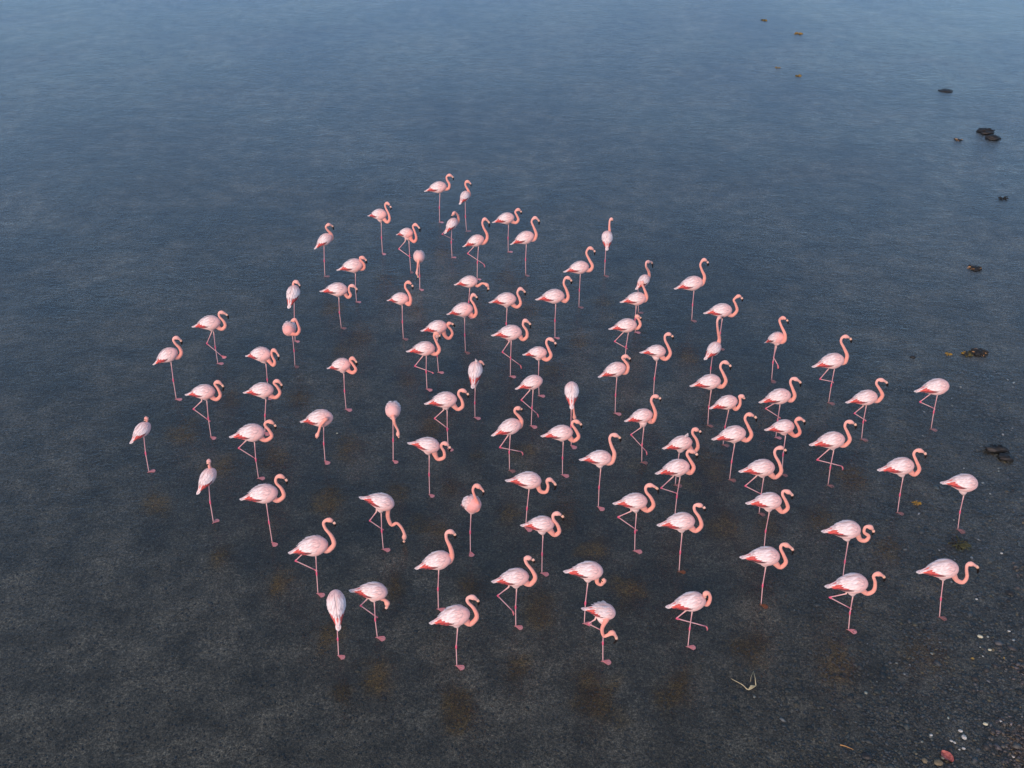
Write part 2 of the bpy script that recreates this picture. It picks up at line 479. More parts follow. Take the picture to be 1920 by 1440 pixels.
# ---------------------------------------------------------------- flamingos
BIRDS = [
    ((-2.008, 27.182), 0, (-0.385, 0.0, 0.868), (0.225, 0.0, 1.031), (0.039, 0.0, 0.806), [(0.179, 0.0, 0.939), (0.28, 0.0, 0.954), (0.307, 0.0, 1.077), (0.248, 0.0, 1.199), (0.24, 0.0, 1.296), (0.321, 0.0, 1.341)], (0.419, 0.0, 1.192), None, 0, 0, 0, 0, 'flamingo at the very top of the flock, standing side-on on one leg'),
    ((-1.24, 26.59), 62, (-0.295, 0.025, 0.855), (0.175, 0.025, 1.026), (-0.007, 0.013, 0.812), [(0.125, 0.031, 0.91), (0.156, -0.028, 0.971), (0.14, 0.002, 1.107), (0.108, 0.061, 1.243), (0.112, 0.055, 1.327), (0.136, 0.009, 1.354)], (0.177, -0.067, 1.207), None, 0, 0, 1, 0, 'flamingo seen from behind beside the topmost one, neck turned right'),
    ((-3.398, 25.251), -25, (-0.362, 0.0, 0.951), (0.201, 0.0, 1.103), (0.032, -0.0, 0.82), [(0.128, 0.0, 0.957), (0.216, -0.0, 0.886), (0.293, -0.0, 0.989), (0.267, -0.0, 1.145), (0.199, -0.0, 1.278), (0.191, -0.0, 1.378), (0.262, 0.0, 1.42)], (0.345, -0.0, 1.239), None, 1, 0, 0, 0, 'flamingo upper left of the group, neck folded down over its chest'),
    ((-4.717, 23.943), 32, (-0.201, 0.0, 0.773), (0.286, -0.0, 1.036), (0.063, -0.0, 0.791), [(0.218, -0.0, 0.924), (0.294, -0.0, 0.948), (0.283, -0.0, 1.065), (0.195, -0.0, 1.196), (0.165, -0.0, 1.289), (0.245, -0.0, 1.326)], (0.355, 0.0, 1.156), None, 0, 0, 1, 0, 'upper left edge flamingo turned away, its tail pointing down towards the viewer'),
    ((-3.759, 22.627), 0, (-0.403, 0.0, 0.813), (0.236, 0.0, 0.981), (0.035, 0.0, 0.715), [(0.151, 0.0, 0.855), (0.239, 0.0, 0.855), (0.26, 0.0, 0.967), (0.189, 0.0, 1.078), (0.179, 0.0, 1.148), (0.244, 0.0, 1.148)], (0.312, 0.0, 0.989), None, 1, 0, 0, 0, 'flamingo with short tucked neck, its leg ending behind a looping neck'),
    ((-2.571, 24.202), -28, (-0.372, 0.0, 0.907), (0.122, 0.0, 1.069), (-0.003, 0.0, 0.811), [(0.064, 0.0, 0.884), (0.154, 0.0, 0.832), (0.223, 0.0, 0.948), (0.186, 0.0, 1.112), (0.139, 0.0, 1.245), (0.223, 0.0, 1.314)], (0.341, 0.0, 1.138), [(-0.144, 0.044, 0.76), (-0.357, 0.044, 0.5), (-0.044, 0.044, 0.357)], 2, 0, 1, 0, 'deep pink flamingo right of the upper left group, hind leg drawn up'),
    ((-1.56, 24.993), 50, (-0.251, -0.0, 0.73), (0.207, 0.0, 0.977), (0.025, 0.0, 0.807), [(0.187, 0.0, 0.852), (0.285, -0.0, 0.906), (0.268, 0.0, 1.06), (0.161, -0.0, 1.184), (0.1, 0.0, 1.156)], (0.037, 0.0, 1.081), [(-0.159, 0.032, 0.804), (-0.3, 0.032, 0.731), (0.064, 0.032, 0.462)], 0, 0, 0, 0, 'flamingo preening, headless looking, in the top row with a bent leg'),
    ((-0.876, 23.8), 0, (-0.336, 0.0, 0.856), (0.188, 0.0, 1.091), (0.049, 0.0, 0.862), [(0.16, 0.0, 0.962), (0.252, 0.0, 1.034), (0.267, 0.0, 1.19), (0.184, 0.0, 1.373), (0.156, 0.0, 1.513), (0.221, 0.0, 1.603)], (0.315, 0.0, 1.373), [(-0.051, 0.05, 0.852), (-0.225, 0.05, 0.65), (0.168, 0.05, 0.358)], 1, 1, 0, 0, 'flamingo striding behind a drooping-necked one, thin foot kicked forward'),
    ((-2.276, 23.271), -88, (-0.349, 0.027, 0.717), (0.234, 0.027, 0.929), (0.001, 0.018, 0.653), [(0.235, 0.018, 0.843), (0.235, -0.006, 0.702), (0.234, -0.03, 0.53)], (0.233, -0.062, 0.344), None, 0, 0, 0, 0, 'round white flamingo facing the viewer, neck hanging straight down'),
    ((-3.961, 21.388), 0, (-0.406, 0.0, 0.915), (0.229, 0.0, 0.97), (0.013, 0.0, 0.752), [(0.166, 0.0, 0.847), (0.222, 0.0, 0.761), (0.29, 0.0, 0.819), (0.261, 0.0, 0.926), (0.277, 0.0, 1.04), (0.355, 0.0, 1.061)], (0.43, 0.0, 0.869), None, 0, 0, 1, 0, 'flamingo with its neck looped forward and bill nearly touching its throat'),
    ((-0.098, 25.334), 0, (-0.414, 0.0, 0.795), (0.154, 0.0, 0.958), (0.01, 0.0, 0.729), [(0.092, 0.0, 0.839), (0.193, 0.0, 0.789), (0.263, 0.0, 0.869), (0.228, 0.0, 0.987), (0.181, 0.0, 1.096), (0.254, 0.0, 1.164)], (0.336, 0.0, 1.026), None, 0, 0, 0, 0, 'flamingo in the top row with a compact S neck, tail left'),
    ((0.348, 24.025), 0, (-0.389, 0.0, 0.806), (0.193, 0.0, 1.073), (0.007, 0.0, 0.8), [(0.129, 0.0, 0.944), (0.213, 0.0, 0.958), (0.253, 0.0, 1.087), (0.191, 0.0, 1.272), (0.132, 0.0, 1.433), (0.214, 0.0, 1.534)], (0.312, 0.0, 1.337), None, 0, 0, 1, 0, 'tall necked flamingo right of the top row, one leg standing'),
    ((-1.015, 21.915), 0, (-0.33, 0.0, 0.801), (0.22, 0.0, 0.912), (0.035, 0.0, 0.713), [(0.129, 0.0, 0.87), (0.213, 0.0, 0.774), (0.324, 0.0, 0.843), (0.434, 0.0, 0.801)], (0.427, 0.0, 0.621), None, 0, 0, 0, 0, 'flamingo with its neck stretched low ahead and its head drooping'),
    ((-1.04, 20.322), -12, (-0.401, 0.0, 0.874), (0.189, -0.0, 1.102), (0.001, -0.0, 0.815), [(0.138, -0.0, 0.951), (0.208, -0.0, 0.893), (0.269, -0.0, 1.006), (0.226, -0.0, 1.185), (0.153, -0.0, 1.32), (0.207, -0.0, 1.438)], (0.294, -0.0, 1.297), None, 1, 0, 1, 0, 'flamingo with thick curled neck, just below the droopy headed bird'),
    ((-0.126, 20.873), 0, (-0.391, 0.0, 0.911), (0.221, 0.0, 1.013), (0.014, 0.0, 0.757), [(0.144, 0.0, 0.865), (0.238, 0.0, 0.798), (0.316, 0.0, 0.879), (0.297, 0.0, 1.013), (0.245, 0.0, 1.159), (0.307, 0.0, 1.265)], (0.418, 0.0, 1.079), None, 0, 0, 0, 0, "upper middle flamingo standing directly behind another walking bird's back"),
    ((-0.035, 19.323), 0, (-0.399, 0.0, 0.98), (0.245, 0.0, 1.07), (0.019, 0.0, 0.85), [(0.19, 0.0, 0.98), (0.262, 0.0, 0.881), (0.346, 0.0, 0.949), (0.345, 0.0, 1.096), (0.266, 0.0, 1.237), (0.288, 0.0, 1.339), (0.325, 0.0, 1.344)], (0.415, 0.0, 1.155), [(-0.022, 0.05, 0.807), (-0.173, 0.05, 0.544), (0.211, 0.05, 0.211)], 0, 1, 0, 0, 'walking flamingo in the upper middle, slim leg swung far forward'),
    ((0.983, 20.943), 0, (-0.458, 0.0, 0.947), (0.188, 0.0, 1.054), (-0.002, 0.0, 0.826), [(0.132, 0.0, 0.96), (0.211, 0.0, 0.907), (0.272, 0.0, 1.014), (0.232, 0.0, 1.188), (0.164, 0.0, 1.346), (0.184, 0.0, 1.473), (0.246, 0.0, 1.504)], (0.328, 0.0, 1.333), None, 0, 0, 0, 0, 'upright flamingo at upper centre with long S neck, all alone'),
    ((1.605, 22.373), 0, (-0.396, 0.0, 0.898), (0.193, 0.0, 1.059), (0.003, 0.0, 0.851), [(0.135, 0.0, 0.962), (0.23, 0.0, 0.948), (0.28, 0.0, 1.059), (0.199, 0.0, 1.224), (0.124, 0.0, 1.388), (0.159, 0.0, 1.501), (0.216, 0.0, 1.523)], (0.317, 0.0, 1.341), None, 0, 0, 1, 0, 'flamingo left of and nearer than the bird with back turned and straight neck'),
    ((2.337, 23.99), 86, (-0.328, -0.014, 0.82), (0.22, -0.014, 1.064), (-0.0, 0.005, 0.759), [(0.168, -0.047, 0.939), (0.169, -0.071, 1.083), (0.168, -0.058, 1.254), (0.169, -0.062, 1.382), (0.171, -0.095, 1.439)], (0.173, -0.13, 1.374), None, 0, 0, 1, 0, 'flamingo seen from directly behind, neck raised straight as a pole'),
    ((3.005, 22.089), 50, (-0.195, 0.0, 0.661), (0.303, 0.0, 0.809), (-0.113, 0.0, 0.795), [(0.244, -0.0, 0.733), (0.347, -0.0, 0.789), (0.306, -0.0, 0.945), (0.179, 0.0, 1.119), (0.174, 0.0, 1.231), (0.25, -0.0, 1.215)], (0.471, 0.0, 0.969), None, 0, 0, 1, 0, 'flamingo turned away above a hidden headed one, red wing tips downward'),
    ((2.842, 21.178), 0, (-0.399, 0.0, 0.748), (0.19, 0.0, 0.871), (-0.024, 0.0, 0.639), [(0.164, 0.0, 0.803), (0.198, 0.0, 0.898), (0.132, 0.0, 1.086), (0.082, 0.0, 1.193), (0.068, 0.0, 1.268)], (0.107, 0.0, 1.18), None, 1, 0, 0, 0, 'flamingo whose raised neck vanishes against the turned bird just above it'),
    ((2.482, 19.879), 0, (-0.396, 0.0, 0.808), (0.207, 0.0, 0.926), (0.037, 0.0, 0.741), [(0.143, 0.0, 0.86), (0.225, 0.0, 0.829), (0.28, 0.0, 0.926), (0.241, 0.0, 1.044), (0.172, 0.0, 1.127), (0.213, 0.0, 1.127)], (0.287, 0.0, 1.031), [(-0.045, 0.05, 0.73), (-0.246, 0.05, 0.471), (0.009, 0.05, 0.31)], 0, 0, 1, 0, 'flamingo with head tucked to its neck loop, above a neck-preening bird'),
    ((4.221, 21.737), 0, (-0.482, 0.0, 0.79), (0.162, 0.0, 0.99), (-0.022, 0.0, 0.757), [(0.11, 0.0, 0.908), (0.172, 0.0, 0.963), (0.187, 0.0, 1.113), (0.11, 0.0, 1.275), (0.06, 0.0, 1.423), (0.125, 0.0, 1.543)], (0.237, 0.0, 1.383), None, 0, 0, 1, 0, 'tall flamingo at the upper right with open water beyond it'),
    ((4.664, 20.458), 0, (-0.449, 0.0, 0.871), (0.17, 0.0, 0.964), (-0.021, 0.0, 0.737), [(0.119, 0.0, 0.844), (0.203, 0.0, 0.823), (0.281, 0.0, 0.951), (0.228, 0.0, 1.11), (0.179, 0.0, 1.215), (0.274, 0.0, 1.306)], (0.367, 0.0, 1.162), None, 0, 0, 1, 0, "flamingo at the upper right, partly behind a turned bird's tall neck"),
    ((4.225, 19.033), 48, (-0.338, -0.0, 0.716), (0.194, -0.0, 0.861), (-0.031, -0.0, 0.729), [(0.149, -0.0, 0.881), (0.175, -0.0, 0.999), (0.084, -0.0, 1.218), (0.017, -0.0, 1.399), (0.004, -0.0, 1.53), (0.077, -0.0, 1.561)], (0.215, -0.0, 1.465), None, 0, 0, 0, 0, 'flamingo turned away with erect neck, red wing tips to lower left'),
    ((3.949, 17.502), 0, (-0.449, 0.0, 0.906), (0.147, 0.0, 1.042), (-0.019, 0.0, 0.806), [(0.115, 0.0, 0.918), (0.196, 0.0, 0.901), (0.248, 0.0, 1.03), (0.177, 0.0, 1.202), (0.106, 0.0, 1.344), (0.12, 0.0, 1.446), (0.19, 0.0, 1.466)], (0.302, 0.0, 1.281), None, 0, 0, 1, 0, 'flamingo below the turned erect bird, standing on one pink leg'),
    ((-6.466, 19.827), 0, (-0.416, 0.0, 0.894), (0.213, 0.0, 1.03), (0.03, 0.0, 0.767), [(0.146, 0.0, 0.886), (0.223, 0.0, 0.841), (0.304, 0.0, 0.925), (0.283, 0.0, 1.043), (0.215, 0.0, 1.147), (0.219, 0.0, 1.237), (0.285, 0.0, 1.255)], (0.397, 0.0, 1.095), [(-0.023, 0.05, 0.751), (-0.18, 0.05, 0.449), (0.106, 0.05, 0.119)], 0, 2, 0, 0, 'flamingo at the far upper left stepping with a broad webbed foot'),
    ((-7.018, 18.443), 12, (-0.31, -0.0, 0.85), (0.21, 0.0, 1.125), (0.047, 0.0, 0.867), [(0.136, 0.0, 0.995), (0.204, -0.0, 0.966), (0.283, 0.0, 1.052), (0.271, -0.0, 1.18), (0.206, 0.0, 1.288), (0.182, 0.0, 1.391), (0.25, 0.0, 1.427)], (0.317, 0.0, 1.244), None, 0, 0, 0, 0, 'leftmost flamingo of the upper left pair, tail drooping, one slanting leg'),
    ((-4.933, 20.794), 80, (-0.325, -0.085, 0.993), (0.242, -0.085, 1.245), (0.016, -0.088, 0.944), [(0.18, -0.055, 1.159), (0.178, -0.045, 1.279), (0.183, -0.073, 1.384), (0.194, -0.137, 1.384)], (0.201, -0.174, 1.218), None, 0, 0, 0, 0, 'flamingo from behind, directly above a front-facing pink ball of feathers'),
    ((-4.759, 19.741), -86, (-0.371, -0.007, 0.803), (0.247, -0.007, 0.969), (0.002, 0.034, 0.713), [(0.191, 0.073, 0.889), (0.197, 0.161, 0.876), (0.201, 0.227, 0.98), (0.2, 0.208, 1.135), (0.197, 0.17, 1.238), (0.194, 0.128, 1.218)], (0.19, 0.07, 1.161), None, 2, 0, 1, 0, 'ball-like pink flamingo facing the viewer, neck folded up beside it'),
    ((-5.097, 18.542), -18, (-0.413, -0.0, 0.877), (0.182, 0.0, 1.037), (0.042, 0.0, 0.768), [(0.123, -0.0, 0.873), (0.206, 0.0, 0.774), (0.261, -0.0, 0.874), (0.219, 0.0, 0.993), (0.221, -0.0, 1.107), (0.289, 0.0, 1.153)], (0.339, -0.0, 0.92), None, 0, 0, 0, 0, "flamingo on the left with bulging throat, its leg behind another's back"),
    ((-4.937, 17.26), 0, (-0.301, 0.0, 0.913), (0.301, 0.0, 0.988), (0.121, 0.0, 0.752), [(0.222, 0.0, 0.851), (0.319, 0.0, 0.802), (0.415, 0.0, 0.913), (0.38, 0.0, 1.049), (0.324, 0.0, 1.147), (0.397, 0.0, 1.191)], (0.452, 0.0, 1.0), None, 0, 0, 0, 0, 'flamingo on the left, second down of three stacked one above another'),
    ((-5.977, 17.108), 0, (-0.345, 0.0, 0.966), (0.246, 0.0, 1.052), (0.052, 0.0, 0.824), [(0.164, 0.0, 0.917), (0.247, 0.0, 0.86), (0.333, 0.0, 0.954), (0.315, 0.0, 1.101), (0.266, 0.0, 1.223), (0.34, 0.0, 1.267)], (0.4, 0.0, 1.057), [(-0.064, 0.05, 0.79), (-0.259, 0.05, 0.602), (-0.007, 0.05, 0.337)], 1, 0, 0, 0, 'far left flamingo with hind leg folded to its shin, dark spot beside'),
    ((-2.48, 20.897), -20, (-0.344, 0.0, 0.884), (0.185, -0.0, 1.043), (0.025, 0.0, 0.819), [(0.128, 0.0, 0.938), (0.202, 0.0, 0.891), (0.246, 0.0, 1.027), (0.206, 0.0, 1.18), (0.131, -0.0, 1.298), (0.146, 0.0, 1.411), (0.23, 0.0, 1.452)], (0.307, -0.0, 1.283), None, 1, 0, 1, 0, 'rosy flamingo left of centre high up, neck laid along its breast'),
    ((-1.595, 19.484), 0, (-0.336, 0.0, 0.996), (0.228, 0.0, 1.126), (0.003, 0.0, 0.788), [(0.148, 0.0, 0.951), (0.186, 0.0, 0.855), (0.261, 0.0, 0.817), (0.329, 0.0, 0.924), (0.303, 0.0, 1.033), (0.236, 0.0, 1.122), (0.273, 0.0, 1.186)], (0.385, 0.0, 1.094), None, 2, 0, 0, 0, 'salmon flamingo partly hidden, its neck forming a closed ring'),
    ((-1.8, 18.813), 0, (-0.389, 0.0, 0.898), (0.211, 0.0, 0.987), (0.022, 0.0, 0.808), [(0.131, 0.0, 0.885), (0.227, 0.0, 0.839), (0.301, 0.0, 0.949), (0.249, 0.0, 1.115), (0.201, 0.0, 1.267), (0.247, 0.0, 1.347)], (0.309, 0.0, 1.196), [(-0.042, 0.05, 0.782), (-0.237, 0.05, 0.511), (0.11, 0.05, 0.359)], 1, 0, 0, 0, 'flamingo in front of the ring-necked salmon bird, leg crossing low'),
    ((-3.42, 18.075), -15, (-0.324, 0.0, 0.901), (0.192, 0.0, 1.099), (0.03, -0.0, 0.826), [(0.132, 0.0, 0.939), (0.223, 0.0, 0.891), (0.303, 0.0, 0.98), (0.248, 0.0, 1.096), (0.195, -0.0, 1.187), (0.26, 0.0, 1.239)], (0.32, 0.0, 1.075), None, 1, 0, 0, 0, 'solitary deep pink flamingo left of centre with its head on its neck'),
    ((5.577, 19.177), -42, (-0.292, 0.0, 0.774), (0.117, 0.0, 1.095), (-0.038, -0.0, 0.793), [(0.057, 0.0, 0.948), (0.146, -0.0, 1.01), (0.131, 0.0, 1.157), (0.01, 0.0, 1.326), (-0.037, -0.0, 1.434), (0.042, 0.0, 1.51)], (0.175, 0.0, 1.403), [(-0.03, 0.037, 0.767), (-0.052, 0.037, 0.482), (0.064, 0.037, 0.358)], 2, 1, 1, 0, 'compact pink flamingo at upper right facing partly towards us, tail unseen'),
    ((6.586, 18.313), 0, (-0.481, 0.0, 0.837), (0.141, 0.0, 1.035), (-0.016, 0.0, 0.794), [(0.092, 0.0, 0.947), (0.171, 0.0, 0.959), (0.187, 0.0, 1.111), (0.098, 0.0, 1.286), (0.009, 0.0, 1.434), (0.013, 0.0, 1.533), (0.082, 0.0, 1.562)], (0.217, 0.0, 1.405), [(-0.106, 0.05, 0.788), (-0.256, 0.05, 0.512), (-0.003, 0.05, 0.453)], 0, 0, 1, 0, 'tall flamingo at the right with folded leg making a horizontal shin'),
    ((4.149, 16.843), 0, (-0.364, 0.0, 0.827), (0.16, 0.0, 1.028), (0.016, 0.0, 0.787), [(0.096, 0.0, 0.881), (0.155, 0.0, 0.812), (0.215, 0.0, 0.906), (0.211, 0.0, 1.028), (0.186, 0.0, 1.113), (0.235, 0.0, 1.113)], (0.279, 0.0, 1.016), None, 1, 0, 1, 0, 'hunched flamingo with head low against its neck, amid the right group'),
    ((5.236, 17.088), 0, (-0.443, 0.0, 0.799), (0.15, 0.0, 0.996), (-0.026, 0.0, 0.749), [(0.114, 0.0, 0.886), (0.185, 0.0, 0.848), (0.23, 0.0, 0.96), (0.161, 0.0, 1.131), (0.101, 0.0, 1.265), (0.118, 0.0, 1.354), (0.19, 0.0, 1.345)], (0.305, 0.0, 1.16), [(-0.104, 0.05, 0.765), (-0.281, 0.05, 0.627), (0.004, 0.05, 0.425)], 0, 0, 0, 0, 'flamingo in the right group with spindly folded leg, above a salmon bird'),
    ((4.09, 15.749), 0, (-0.432, -0.0, 0.896), (0.176, 0.0, 1.063), (-0.001, 0.0, 0.789), [(0.135, 0.0, 0.92), (0.221, 0.0, 0.879), (0.283, 0.0, 1.004), (0.202, 0.0, 1.193), (0.121, -0.0, 1.358), (0.144, 0.0, 1.451), (0.208, 0.0, 1.455)], (0.333, -0.0, 1.292), None, 0, 0, 1, 0, 'large flamingo in the right middle with yellowish bill, webbed foot forward'),
    ((5.109, 15.905), 0, (-0.469, 0.0, 0.996), (0.07, 0.0, 1.092), (-0.062, 0.0, 0.864), [(0.025, 0.0, 0.936), (0.117, -0.0, 0.864), (0.192, 0.0, 0.936), (0.14, 0.0, 1.08), (0.074, 0.0, 1.198), (0.137, -0.0, 1.257)], (0.252, 0.0, 1.104), None, 2, 0, 1, 0, 'salmon-necked flamingo in the right group with bright red wing edge'),
    ((6.922, 17.031), 0, (-0.467, 0.0, 0.835), (0.121, 0.0, 0.995), (-0.054, 0.0, 0.766), [(0.085, 0.0, 0.897), (0.156, 0.0, 0.884), (0.214, 0.0, 1.007), (0.132, 0.0, 1.154), (0.046, 0.0, 1.275), (0.059, 0.0, 1.36), (0.133, 0.0, 1.36)], (0.267, 0.0, 1.198), [(-0.091, 0.05, 0.726), (-0.234, 0.05, 0.551), (-0.007, 0.05, 0.399)], 0, 0, 1, 0, 'right side flamingo with curled leg, just left of the headless bird'),
    ((0.57, 18.569), -12, (-0.359, -0.0, 0.924), (0.146, -0.0, 1.048), (-0.018, -0.0, 0.809), [(0.079, -0.0, 0.911), (0.157, -0.0, 0.875), (0.232, 0.0, 0.982), (0.185, -0.0, 1.128), (0.13, -0.0, 1.271), (0.155, 0.0, 1.362), (0.224, 0.0, 1.371)], (0.319, -0.0, 1.195), None, 1, 0, 0, 0, 'small pink flamingo at centre standing right behind a headless bird'),
    ((0.386, 17.484), 8, (-0.324, 0.0, 0.878), (0.216, -0.0, 1.059), (0.03, 0.0, 0.815), [], None, [(-0.026, 0.05, 0.793), (-0.197, 0.05, 0.577), (0.13, 0.05, 0.212)], 0, 1, 0, 0, 'headless looking flamingo at centre walking, its neck hidden behind its body'),
    ((-0.754, 17.779), 82, (-0.331, -0.024, 0.885), (0.226, -0.024, 1.157), (0.002, -0.017, 0.671), [(0.174, -0.048, 1.05), (0.174, -0.05, 1.148), (0.182, -0.105, 1.193)], (0.191, -0.166, 1.062), None, 0, 0, 0, 1, 'flamingo from behind with orange head peeking over its back, feather raised'),
    ((-1.245, 16.71), 0, (-0.418, 0.0, 1.025), (0.202, 0.0, 1.146), (0.008, 0.0, 0.866), [(0.137, 0.0, 0.989), (0.215, 0.0, 0.903), (0.307, 0.0, 0.976), (0.291, 0.0, 1.122), (0.234, 0.0, 1.243), (0.257, 0.0, 1.327), (0.326, 0.0, 1.334)], (0.412, 0.0, 1.158), [(-0.061, 0.05, 0.856), (-0.245, 0.05, 0.658), (-0.015, 0.05, 0.434)], 0, 0, 0, 0, 'flamingo left of centre with a bold S neck and knee drawn up'),
    ((-0.047, 16.038), 15, (-0.342, 0.0, 0.834), (0.222, 0.0, 1.03), (0.015, 0.0, 0.779), [(0.198, 0.0, 0.95), (0.234, -0.0, 1.064), (0.181, 0.0, 1.181), (0.104, -0.0, 1.289), (0.116, 0.0, 1.365), (0.172, 0.0, 1.364)], (0.241, 0.0, 1.281), [(-0.013, 0.048, 0.75), (-0.177, 0.048, 0.5), (0.245, 0.048, 0.318)], 0, 1, 1, 0, 'white headed flamingo at centre, neck curled back, foot dangling forward'),
    ((1.164, 16.821), 88, (-0.33, 0.031, 1.055), (0.218, 0.031, 1.299), (-0.001, 0.027, 0.874), [(0.044, 0.001, 0.928), (0.045, -0.023, 0.765), (0.046, -0.044, 0.602)], (0.046, -0.055, 0.496), None, 0, 0, 0, 0, 'flamingo from behind with red tail and neck hanging below its body'),
    ((-1.522, 15.316), 0, (-0.343, 0.0, 1.137), (0.233, 0.0, 1.043), (0.033, 0.0, 0.854), [(0.133, 0.0, 0.901), (0.185, -0.0, 0.777), (0.297, -0.0, 0.818), (0.302, -0.0, 0.949), (0.256, 0.0, 1.055), (0.278, 0.0, 1.126), (0.34, -0.0, 1.126)], (0.395, -0.0, 0.949), None, 1, 0, 0, 0, 'flamingo bending its neck low in a U, tail pointing up left'),
    ((0.954, 15.893), 0, (-0.422, -0.0, 0.864), (0.169, -0.0, 0.96), (-0.005, 0.0, 0.731), [(0.115, 0.0, 0.828), (0.189, -0.0, 0.76), (0.276, 0.0, 0.852), (0.226, 0.0, 0.996), (0.15, 0.0, 1.127), (0.167, 0.0, 1.205), (0.229, 0.0, 1.198)], (0.317, 0.0, 1.048), None, 0, 0, 0, 0, 'flamingo at centre whose head covers a hanging neck behind it'),
    ((2.115, 17.93), 5, (-0.392, 0.0, 0.861), (0.154, -0.0, 1.093), (-0.012, 0.0, 0.826), [(0.12, -0.0, 0.945), (0.179, 0.0, 0.954), (0.201, 0.0, 1.09), (0.136, 0.0, 1.206), (0.072, 0.0, 1.296), (0.133, 0.0, 1.33)], (0.236, 0.0, 1.183), None, 0, 0, 0, 0, 'flamingo right of centre tucking its bill against its folded neck'),
    ((2.971, 18.569), 0, (-0.36, 0.0, 1.023), (0.175, 0.0, 1.053), (0.007, 0.0, 0.798), [(0.111, 0.0, 0.914), (0.197, 0.0, 0.87), (0.27, 0.0, 1.003), (0.208, 0.0, 1.18), (0.139, 0.0, 1.318), (0.131, 0.0, 1.43), (0.196, 0.0, 1.467)], (0.294, 0.0, 1.335), None, 1, 0, 1, 0, 'flamingo right of centre with slender S neck on one very straight leg'),
    ((2.493, 16.285), 0, (-0.388, 0.0, 0.923), (0.128, 0.0, 1.099), (-0.015, 0.0, 0.761), [(0.102, 0.0, 0.918), (0.159, 0.0, 0.954), (0.181, 0.0, 1.099), (0.138, 0.0, 1.242), (0.08, 0.0, 1.385), (0.101, 0.0, 1.479), (0.158, 0.0, 1.491)], (0.255, 0.0, 1.373), [(-0.059, 0.05, 0.75), (-0.242, 0.05, 0.582), (0.073, 0.05, 0.19)], 1, 1, 1, 0, 'slim flamingo with neck held straight up, stepping with thin raised foot'),
    ((3.049, 15.591), 0, (-0.305, -0.0, 0.806), (0.224, 0.0, 0.978), (0.009, 0.0, 0.69), [(0.18, -0.0, 0.835), (0.271, 0.0, 0.726), (0.337, 0.0, 0.835), (0.302, 0.0, 1.002), (0.214, 0.0, 1.144), (0.219, -0.0, 1.238), (0.276, 0.0, 1.233)], (0.365, 0.0, 1.12), None, 1, 0, 1, 1, 'flamingo with a loose feather sticking up from its back'),
    ((2.924, 14.687), 0, (-0.42, 0.0, 0.937), (0.162, -0.0, 1.123), (0.017, 0.0, 0.855), [(0.118, 0.0, 1.007), (0.192, 0.0, 0.956), (0.238, 0.0, 1.077), (0.161, 0.0, 1.238), (0.096, 0.0, 1.353), (0.11, 0.0, 1.432), (0.18, 0.0, 1.425)], (0.271, 0.0, 1.273), [(-0.092, 0.05, 0.839), (-0.291, 0.05, 0.578), (-0.02, 0.05, 0.47)], 0, 0, 0, 0, 'flamingo directly in front of the one with the loose back feather'),
    ((8.408, 17.37), 0, (-0.523, 0.0, 0.866), (0.127, 0.0, 1.015), (-0.054, 0.0, 0.779), [], None, [(-0.148, 0.05, 0.807), (-0.341, 0.05, 0.589), (-0.037, 0.05, 0.441)], 0, 0, 1, 0, 'rightmost upper flamingo, apparently headless, with one leg folded beneath'),
    ((5.899, 15.585), 0, (-0.491, 0.0, 0.89), (0.131, 0.0, 1.037), (-0.028, 0.0, 0.762), [(0.086, 0.0, 0.906), (0.162, 0.0, 0.89), (0.225, 0.0, 1.013), (0.154, 0.0, 1.179), (0.084, 0.0, 1.308), (0.096, 0.0, 1.408), (0.171, 0.0, 1.408)], (0.287, 0.0, 1.254), [(-0.091, 0.05, 0.773), (-0.282, 0.05, 0.518), (0.2, 0.05, 0.371)], 0, 1, 1, 0, 'right side flamingo with long shin stretched forward and curled toes'),
    ((6.96, 14.798), 0, (-0.546, 0.0, 0.927), (0.076, 0.0, 1.044), (-0.062, -0.0, 0.751), [(0.049, 0.0, 0.892), (0.132, 0.0, 0.829), (0.185, 0.0, 0.951), (0.094, 0.0, 1.137), (0.021, 0.0, 1.275), (0.036, -0.0, 1.356), (0.107, 0.0, 1.362)], (0.24, -0.0, 1.188), None, 0, 0, 1, 0, 'large flamingo at the right beside a yellow weed, standing on one leg'),
    ((7.888, 14.339), 0, (-0.541, -0.0, 1.012), (0.102, 0.0, 0.988), (-0.075, 0.0, 0.72), [], None, None, 0, 0, 1, 0, 'rightmost flamingo in the middle rows, round and headless on one leg'),
    ((-6.894, 15.99), 55, (-0.243, -0.0, 0.77), (0.245, 0.0, 0.95), (0.068, -0.0, 0.764), [(0.211, 0.029, 0.861), (0.208, 0.029, 0.972), (0.224, 0.029, 1.059)], (0.175, 0.029, 0.999), None, 0, 0, 0, 0, 'leftmost flamingo of all, back turned, red head barely over its shoulders'),
    ((-4.774, 15.797), 0, (-0.408, 0.0, 0.917), (0.252, 0.0, 1.042), (0.035, 0.0, 0.79), [(0.166, 0.0, 0.898), (0.252, 0.0, 0.845), (0.368, 0.0, 0.934), (0.342, 0.0, 1.065), (0.277, 0.0, 1.189), (0.312, 0.0, 1.255), (0.386, 0.0, 1.264)], (0.454, -0.0, 1.084), [(-0.117, 0.05, 0.813), (-0.293, 0.05, 0.631), (-0.027, 0.05, 0.398)], 0, 0, 0, 0, 'flamingo at left, lowest of the three stacked, one knee folded back'),
    ((-5.326, 14.528), 58, (-0.223, -0.0, 0.759), (0.245, -0.0, 1.015), (0.065, -0.0, 0.82), [(0.184, 0.026, 1.021), (0.168, 0.026, 1.12), (0.182, 0.026, 1.212)], (0.148, 0.026, 1.142), None, 0, 0, 0, 0, 'back turned flamingo at lower left with small brown head showing'),
